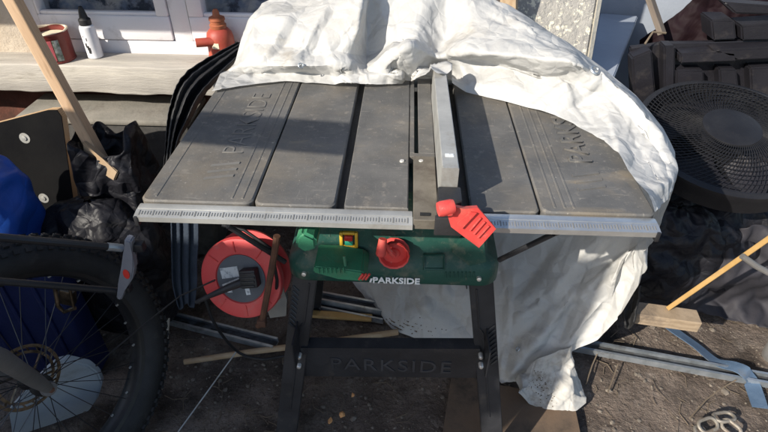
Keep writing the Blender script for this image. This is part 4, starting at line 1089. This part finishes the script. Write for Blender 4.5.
def lab(cx, cy, w, h, a, hh=.0102):
    Ra = Rr @ Matrix.Rotation(a, 3, 'Z'); box(bm, rcn + Rr @ V(cx * rr, cy * rr, hh), (w * rr, h * rr, .0006), Ra)
lab(-.26, .14, .44, .26, .25); lab(-.2, -.16, .46, .2, .5); lab(-.26, -.3, .12, .12, .1); lab(.18, -.26, .11, .2, .25)
obj('paper_label', bm, 'labelw', reel)
bm = new(); Ra = Rr @ Matrix.Rotation(.2, 3, 'Z')
box(bm, rcn + Rr @ V(.28 * rr, .12 * rr, .022), (.4 * rr, .44 * rr, .028), Ra, .004)
for k in range(4): box(bm, rcn + Rr @ V((.28 + .0 * k) * rr, (-.04 + .1 * k) * rr, .037), (.34 * rr, .05 * rr, .004), Ra, .001)
tube(bm, [rcn + Rr @ V(.1 * rr, 0, .026), rcn + Rr @ V(-.15 * rr, -.1 * rr, .04), rcn + Rr @ V(-.6 * rr, -.35 * rr, .046), rcn + Rr @ V(-1.0 * rr, -.62 * rr, .03)], [.010, .009, .006, .005], 10)
obj('plug', bm, 'black', reel)
bm = new()
hp = [at(277, 236, Y=.07), at(275, 250, Y=.07), at(268, 290, Y=.075), at(262, 322, Y=.08), at(258, 326, Y=.085)]
tube(bm, hp, [.0075] * 5, 8); box(bm, at(262, 322, Y=.078), (.022, .02, .022), bev=.004)
obj('stand_frame', bm, 'rust', reel)
bm = new(); pp = [at(282, 285, Y=.15), at(287, 300, Y=.15), at(286, 316, Y=.14), at(270, 318, Y=.14), at(268, 312, Y=.14)]
prism(bm, pp, (0, .012, 0)); obj('foot_plate', bm, 'alu_dull', reel)
cb = new(); tube(cb, [at(276, 300, Y=.12), at(277, 280, Y=.1), at(274, 262, Y=.1), at(270, 248, Y=.1), at(244, 230, Y=.12), at(222, 225, Y=.12)], .004, 8); obj('cable', cb, 'lockbar', reel)

# ================================================================== on the ground under and beside the saw
def channel(name, p0, p1, w, label, group=None, holes=True, z=.0):
    """galvanised hat channel lying on the ground"""
    p0, p1 = Vector(p0), Vector(p1); d = (p1 - p0); L = d.length; d.normalize(); s = V(-d.y, d.x, 0).normalized(); up = V(0, 0, 1)
    h = .024; a = w * .72
    prof = [(-a, .001), (-a, h), (-a * .62, h), (-a * .62, h - .002), (-a * .9, h - .002), (-a * .9, .004), (a * .9, .004), (a * .9, h - .002), (a * .62, h - .002), (a * .62, h), (a, h), (a, .001)]
    b = new(); 
    A = [b.verts.new(p0 + s * x + up * y) for x, y in prof]; B = [b.verts.new(p1 + s * x + up * y) for x, y in prof]
    for k in range(len(A)): b.faces.new((A[k], A[(k + 1) % len(A)], B[(k + 1) % len(A)], B[k]))
    b.faces.new(A[::-1]); b.faces.new(B)
    o = obj(name, b, 'galv', None, tuple((p0 + p1) / 2))
    tag(o, label, 'metal channel', group)
    fl = new(); Rm = Matrix((d, s, up)).transposed(); box(fl, (p0 + p1) / 2 + up * .0048, (L * .998, w * 1.24, .0012), Rm); obj('shaded_floor', fl, 'floor_shade', o, tuple((p0 + p1) / 2))  # dirty strip with the groove's shade painted into its dark colour
    if holes:
        h = new(); n = int(L / .11)
        for k in range(1, n):
            c0 = p0 + d * (L * k / n) + up * .0046 + s * (.0 * w)
            Rm = Matrix((d, s, up)).transposed(); box(h, c0, (.03, .009, .0012), Rm)
        bmesh.ops.translate(h, verts=h.verts, vec=(0, 0, .0012)); tag(obj('slots', h, 'groove', o, tuple((p0 + p1) / 2)), None, None, kind='stuff')
    return o
channel('metal_channel', at(74, 296, z=.03), at(276, 347, z=.01), .03, 'galvanised metal channel running behind the bicycle tyre to the left leg of the saw')
channel('metal_channel', at(306, 297, z=.02), at(800, 389, z=.008), .03, 'long galvanised metal channel crossing the ground from behind the saw to the right')
channel('metal_channel', at(300, 304, z=.006), at(384, 321, z=.004), .022, 'short galvanised channel beside the long one between the saw legs', holes=False)
stick('plank', at(298, 313, z=.02), at(372, 318, z=.02), .03, .012, 'yellowwood', 'yellowish thin plank lying beside the metal channels between the saw legs', 'plank')
bm = new(); tube(bm, [at(184, 362, z=.02), at(250, 352, z=.02), at(320, 343, z=.025), at(398, 332, z=.03)], [.009, .010, .0105, .0105], 10)
tag(obj('broom_handle', bm, 'wood2', None, tuple(at(290, 347, z=.02))), 'round grey brown wooden handle lying on the soil behind the saw legs', 'handle')
bm = new(); tube(bm, [at(168, 318, z=.1), at(166, 345, z=.04), at(162, 372, z=.01)], .006, 8)
tag(obj('short_stake', bm, 'greywood', None, tuple(at(162, 372, z=.0))), 'thin grey stake standing in the soil just right of the bicycle tyre', 'stake')
bm = new(); cabl = [at(204, 296, z=.32), at(216, 326, z=.2), at(238, 352, z=.04), at(262, 359, z=.015), at(290, 356, z=.012), at(300, 368, z=.012)]
pts = [Vector(p) for p in catmull(np.array([tuple(p) for p in cabl]), 30, 0)]
tube(bm, pts, .0045, 8); tag(obj('black_cable', bm, 'lockbar', None, tuple(cabl[3])), 'black cable hanging from the red reel down to the soil', 'cable')
bm = new(); tube(bm, [at(178, 432, z=.02), at(205, 395, z=.06), at(236, 352, z=.11)], .0022, 6)
tag(obj('wire', bm, 'alu_dull', None, tuple(at(178, 432, z=.0))), 'thin grey wire rising from the soil left of the saw leg', 'wire')
# plywood sheet in front of the right leg
bm = new(); zg_ = .014
prism(bm, [at(452, 372, z=zg_), at(500, 385, z=zg_), at(573, 398, z=zg_), at(584, 450, z=zg_), at(440, 450, z=zg_)], (0, 0, -.012))
tag(obj('plywood_sheet', bm, 'plyface', None, tuple(at(520, 420, z=0))), 'muddy brown plywood sheet lying flat under the right saw leg', 'plywood')
# litter one can count
def chip(px, py, s, m, label, cat, group=None):
    p = at(px, py, z=.012); b = new(); pebble(b, p, s)
    for v in b.verts: v.co += V(*[random.uniform(-.15, .15) * s for _ in range(3)])
    tag(obj(cat.replace(' ', '_'), b, m, None, tuple(p), 0), label, cat, group)
chip(284, 418, .011, 'chipw', 'pale angular stone chip beside the left saw leg', 'stone chip')
chip(342, 414, .010, 'chipo', 'larger orange crumb on the dark soil under the saw', 'wood crumb')
chip(330, 421, .009, 'chipo', 'smaller orange crumb on the dark soil nearest the camera under the saw', 'wood crumb')
chip(353, 395, .006, 'chipo', 'tiny orange crumb on the dark soil below the crossbar', 'wood crumb')

# ================================================================== RIGHT SIDE
# speckled concrete slab leaning at the back
Ys = .98
sb = thing('concrete_slab', tuple(at(560, 60, Y=Ys)), 'rough grey concrete slab speckled with pale lichen, standing behind the tarpaulin', 'slab')
s0, s1, s2, s3 = at(512, -60, Y=Ys + .16), at(608, -60, Y=Ys + .16), at(586, 70, Y=Ys - .02), at(512, 90, Y=Ys - .04)
bm = new(); prism(bm, [s0, s1, s2, s3], (0, .06, 0)); bmesh.ops.bevel(bm, geom=bm.edges[:], offset=.008, segments=2, affect='EDGES'); obj('slab_face', bm, 'slab', sb)
bm = new(); prism(bm, [s1 + V(.001, .001, 0), s1 + V(.018, .012, 0), s2 + V(.016, .012, 0), s2 + V(.001, .001, 0)], (0, .048, 0)); obj('slab_edge', bm, 'lit_slabedge', sb)
stick('timber_post', at(509, 60, Y=.97), at(509, -80, Y=.99), .03, .05, 'wood2', 'pale timber strip upright between the window and the concrete slab', 'post')
# pale painted board lying on the edge beyond
zq = .70
bm = new(); prism(bm, [at(584, 92, z=zq), at(608, 92, z=zq), at(638, 16, z=zq), at(600, 13, z=zq)], (0, 0, -.04)); bmesh.ops.bevel(bm, geom=bm.edges[:], offset=.004, segments=2, affect='EDGES')
tag(obj('pale_ledge', bm, 'bluewhite', None, tuple(at(610, 60, z=zq))), 'pale bluish painted board lying flat beyond the concrete slab', 'board')
bm = new(); w0 = at(598, 30, Y=1.75); box(bm, (w0.x + .9, 1.82, .62), (2.0, .12, 1.3), bev=.005)
tag(obj('garden_wall', bm, 'bluewhite', None, (w0.x + .9, 1.82, 0)), 'pale bluish rendered wall at the back right', 'wall')
stick('brown_stake', at(662, 34, Y=1.3), at(640, -30, Y=1.4), .035, .02, 'brownwood', 'weathered brown stake leaning against the pale wall at the back right', 'stake')
# maroon sheet behind the mouldings
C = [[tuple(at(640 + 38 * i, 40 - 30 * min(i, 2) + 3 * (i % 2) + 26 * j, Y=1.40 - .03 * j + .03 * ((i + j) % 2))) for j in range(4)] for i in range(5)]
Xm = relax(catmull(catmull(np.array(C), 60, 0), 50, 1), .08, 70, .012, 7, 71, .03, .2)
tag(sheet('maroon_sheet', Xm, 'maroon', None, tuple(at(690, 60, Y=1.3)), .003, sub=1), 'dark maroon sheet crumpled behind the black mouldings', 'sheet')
# black moulded plastic panel
Yk = 1.16
mp = thing('moulded_panel', tuple(at(710, 150, Y=Yk)), 'large black moulded plastic panel with raised blocks, standing behind the fan', 'plastic panel')
def face(q, y, d=.05): 
    b = new(); prism(b, [at(px, py, Y=y) for px, py in q], (0, d, 0)); bmesh.ops.bevel(b, geom=b.edges[:], offset=.006, segments=2, affect='EDGES'); return b
obj('panel_back', face([(630, 48), (664, 44), (800, 40), (830, 190), (640, 190)], Yk + .05, .03), 'mould', mp)
for k, q in enumerate(([(632, 58), (652, 50), (660, 140), (636, 150)], [(680, 54), (735, 50), (738, 62), (680, 64)], [(676, 70), (704, 70), (706, 112), (676, 114)], [(719, 69), (737, 69), (741, 110), (722, 112)], [(750, 68), (790, 66), (796, 110), (752, 112)], [(664, 46), (676, 46), (674, 130), (664, 130)], [(741, 26), (800, 22), (800, 40), (742, 41)], [(711, 20), (735, 20), (737, 40), (713, 41)], [(712, 50), (800, 46), (800, 58), (738, 61)], [(722, 2), (800, 8), (800, 16), (735, 14)], [(690, 118), (800, 116), (800, 124), (690, 126)])):
    d = .06 if k not in (6, 7) else .1
    obj('raised_block', face(q, Yk - (.01 if k in (1, 8) else 0) + (.04 if k in (6, 7, 9) else 0), d), 'mould', mp)
bm = new(); tube(bm, [at(645, 44, Y=1.17), at(653, 32, Y=1.2), at(666, 33, Y=1.2)], .004, 6)
tag(obj('dry_twig', bm, 'twig', None, tuple(at(645, 44, Y=1.17))), 'forked dry stem lying on the black moulding beside the stake', 'stem')

# fan lying on the bags
fc = at(728, 134, z=.62); fnn = V(-.04, -.24, 1).normalized(); Rf = frame(fnn); fr_ = .262
fan = thing('floor_fan', tuple(fc - fnn * .10), 'round black floor fan with fine wire grille, tilted on black sacks', 'fan')
bm = new(); lathe(bm, [(.11, -.10), (fr_ * .9, -.095), (fr_ * 1.0, -.08), (fr_ * 1.02, -.03), (fr_ * 1.05, -.01), (fr_ * 1.05, .0), (fr_ * .99, .004), (fr_ * .965, -.006), (fr_ * .96, -.07), (.1, -.085)], fc, fnn, 72, R=Rf); obj('housing', bm, 'fanblack', fan)
bm = new(); nwv = 96
def fpnt(r, a):
    hgt = .030 * (1 - (r / fr_) ** 2) + .002
    return fc + Rf @ V(r * math.cos(a), r * math.sin(a), hgt)
for k in range(nwv):
    a = 2 * PI * k / nwv
    tube(bm, [fpnt(r, a + (fr_ - r) * 3.2) for r in np.linspace(.085, fr_ * .985, 8)], .0014, 4, caps=False)
for r in np.linspace(.085, fr_ * .985, 12): tube(bm, [fpnt(r, 2 * PI * k / 80) - fnn * .002 for k in range(80)], .0014 if r < fr_ * .97 else .004, 4, True)
obj('grille', bm, 'fanblack', fan)
bm = new(); lathe(bm, [(.088, .024), (.086, .031), (.07, .035), (.0001, .037)], fc, fnn, 40, R=Rf); obj('hub_cap', bm, 'fanblack', fan)
for k in range(5):
    b = new(); a0 = 2 * PI * k / 5
    lo_, hi_ = [], []
    for t in np.linspace(0, 1, 9):
        r = .06 + (.24 - .06) * t; a = a0 + .5 * t; w = .26 + .34 * t
        for lst, s, z in ((lo_, -w, -.075), (hi_, w, -.03)): lst.append(fc + Rf @ V(r * math.cos(a + s), r * math.sin(a + s), z))
    A = [b.verts.new(p) for p in lo_]; B = [b.verts.new(p) for p in hi_]; A2 = [b.verts.new(p - fnn * .003) for p in lo_]; B2 = [b.verts.new(p - fnn * .003) for p in hi_]
    for i in range(8):
        b.faces.new((A[i], A[i + 1], B[i + 1], B[i])); b.faces.new((A2[i + 1], A2[i], B2[i], B2[i + 1])); b.faces.new((A[i + 1], A[i], A2[i], A2[i + 1])); b.faces.new((B[i], B[i + 1], B2[i + 1], B2[i]))
    obj('blade', b, 'mould', fan)
bm = new(); lathe(bm, [(.07, -.1), (.07, -.02), (.05, -.01), (.0001, -.01)], fc, fnn, 28, R=Rf); obj('motor', bm, 'fanblack', fan)
# bags below the fan
def bq(px, py, Y): return at(px, py, Y=Y)
bag('plastic_sack', (fc.x + .0, fc.y + .06, .23), (.29, .25, .235), 'binbag', 'big shiny black plastic sack carrying the fan at the right', 'sack', seed=81, slack=.2, nu=56, nv=36, amp=.03)
q = at(695, 232, Y=.36)
bag('crumpled_sack', (q.x + .10, .63, .22), (.18, .10, .21), 'binbag', 'half empty shiny black sack slumped below the front of the fan', 'sack', seed=83, slack=.26, nu=56, nv=36, amp=.03)
C = []
for i in range(8):
    px = 662 + i * 22; k_ = .02 * (i % 2)
    C.append([tuple(at(px, 238 - i * 2.5, Y=.60 + k_)), tuple(at(px + 2, 258 - i * 2.5, Y=.57 + .03 * ((i + 1) % 2))), tuple(at(px + 6, 278 - i, Y=.55)), tuple(at(px + 10, 296 + i, z=.06 + k_)), tuple(at(px + 18, 308 + i * 5, z=.012))])
Xj = relax(catmull(catmull(np.array(C), 50, 0), 36, 1), .14, 120, .02, 6, 91, .015, .3, gcol)
tag(sheet('dark_jacket', Xj, 'jacket', None, tuple(at(730, 320, z=0)), .004, sub=1), 'charcoal fabric jacket heaped on the soil below the black sacks', 'jacket')
stick('yellow_stick', at(669, 308, Y=.365), at(800, 217, Y=.22), .018, .013, 'yellowwood', 'straight yellow wooden stick leaning across the dark jacket', 'stick', .002)
bm = new(); tube(bm, [at(742, 256, Y=.26), at(756, 266, Y=.25), at(790, 284, Y=.24)], .008, 10)
tag(obj('grey_pipe', bm, 'greyframe', None, tuple(at(768, 272, Y=.25))), 'grey pipe end across the jacket behind the yellow stick', 'pipe')
# wooden block and small bits by the tarp
q0, q1 = at(632, 312, Y=.36), at(697, 321, Y=.34)
stick('wooden_block', q0, q1, .055, .04, 'greyblock', 'short sawn wooden block with a clean end, on the soil right of the tarpaulin', 'wood block', .002, twist=0)
bm = new(); C = [[tuple(at(620 + 2 * j, 294 + 12 * j - (5 if j == 3 else 0), Y=.345 - .01 * j)) if i == 0 else tuple(at(628 + i * 4 - 2 * j, 286 + 14 * j - (6 if j == 3 and i == 3 else 0), Y=.34 + .02 * math.sin(i * 1.1) - .01 * j)) for j in range(4)] for i in range(4)]
bm.free()
Xg = relax(catmull(catmull(np.array(C), 30, 0), 30, 1), .06, 50, .006, 14, 95, .03, .2)
tag(sheet('rubber_strip', Xg, 'tyre', None, tuple(at(626, 325, Y=.27)), .006), 'bent dark rubber strip hanging behind the lower edge of the tarpaulin', 'strip')
def ribbon(name, pts, w, m, label, cat, tilt=0.):
    P = catmull(np.array([tuple(p) for p in pts]), 40, 0); b = new(); rows = []
    for i in range(len(P)):
        p = Vector(P[i]); t = Vector(P[min(i + 1, len(P) - 1)]) - Vector(P[max(i - 1, 0)]); s = t.cross(V(0, 0, 1)).normalized() * w / 2 + V(0, 0, tilt * w * math.sin(i * .15))
        rows.append([b.verts.new(p - s), b.verts.new(p + s), b.verts.new(p + s + V(0, 0, .003)), b.verts.new(p - s + V(0, 0, .003))])
    for A, B in zip(rows, rows[1:]):
        for k in range(4): b.faces.new((A[k], A[(k + 1) % 4], B[(k + 1) % 4], B[k]))
    b.faces.new(rows[0][::-1]); b.faces.new(rows[-1])
    return tag(obj(name, b, m, None, tuple(pts[len(pts) // 2])), label, cat)
ribbon('webbing_strap', [at(664, 322, z=.014), at(676, 332, z=.016), at(696, 346, z=.014), at(716, 362, z=.02), at(735, 367, z=.036), at(746, 373, z=.04), at(752, 385, z=.014), at(760, 408, z=.012)], .042, 'strap', 'blue grey flat strap lying over the metal channel at the right', 'strap', .15)
ch = thing('chain', tuple(at(715, 420, z=.0)), 'short length of dull steel chain lying on the soil at the bottom right', 'chain')
def link(p, a, tilt, L=.03, w=.017, r=.0052):
    b = new(); Rm = Matrix.Rotation(a, 3, 'Z') @ Matrix.Rotation(tilt, 3, 'X'); pts = []
    for k in range(20):
        t = 2 * PI * k / 20; x = math.cos(t) * w + (L - w) * (1 if math.cos(t) > 0 else -1); pts.append(p + Rm @ V(x, math.sin(t) * w, 0))
    tube(b, pts, r, 8, True); obj('chain_link', b, 'chain', ch)
link(at(708, 425, z=.025), .35, .35); link(at(724, 417, z=.026), .2, -.25); link(at(731, 428, z=.022), -1.0, .7, .026, .015); link(at(702, 436, z=.016), 1.5, .3)
c = at(767, 357, z=.0); tn = thing('drink_can', (c.x + .015, c.y, 0), 'silver metal can standing on the soil at the right edge', 'can')
bm = new(); lathe(bm, [(.024, .004), (.030, .012), (.032, .03), (.032, .075), (.026, .088), (.0255, .092), (.023, .091), (.022, .087), (.0001, .087)], V(c.x + .015, c.y, -.012), seg=28); obj('body', bm, 'alu', tn)
for k, (pts, lab_) in enumerate((([(690, 418), (706, 400), (722, 388), (736, 380)], 'long dry stalk lying on the soil left of the strap'), ([(608, 392), (614, 376), (618, 364)], 'thin dry stem standing in the soil below the wooden block'), ([(586, 384), (592, 366), (598, 352)], 'dry root lying on the soil beside the tarpaulin flap'))):
    b = new(); tube(b, [at(x, y, z=.012 + .006 * i) for i, (x, y) in enumerate(pts)], .0022, 5); tag(obj('dry_stalk', b, 'twig', None, tuple(at(*pts[0], z=0))), lab_, 'stalk')
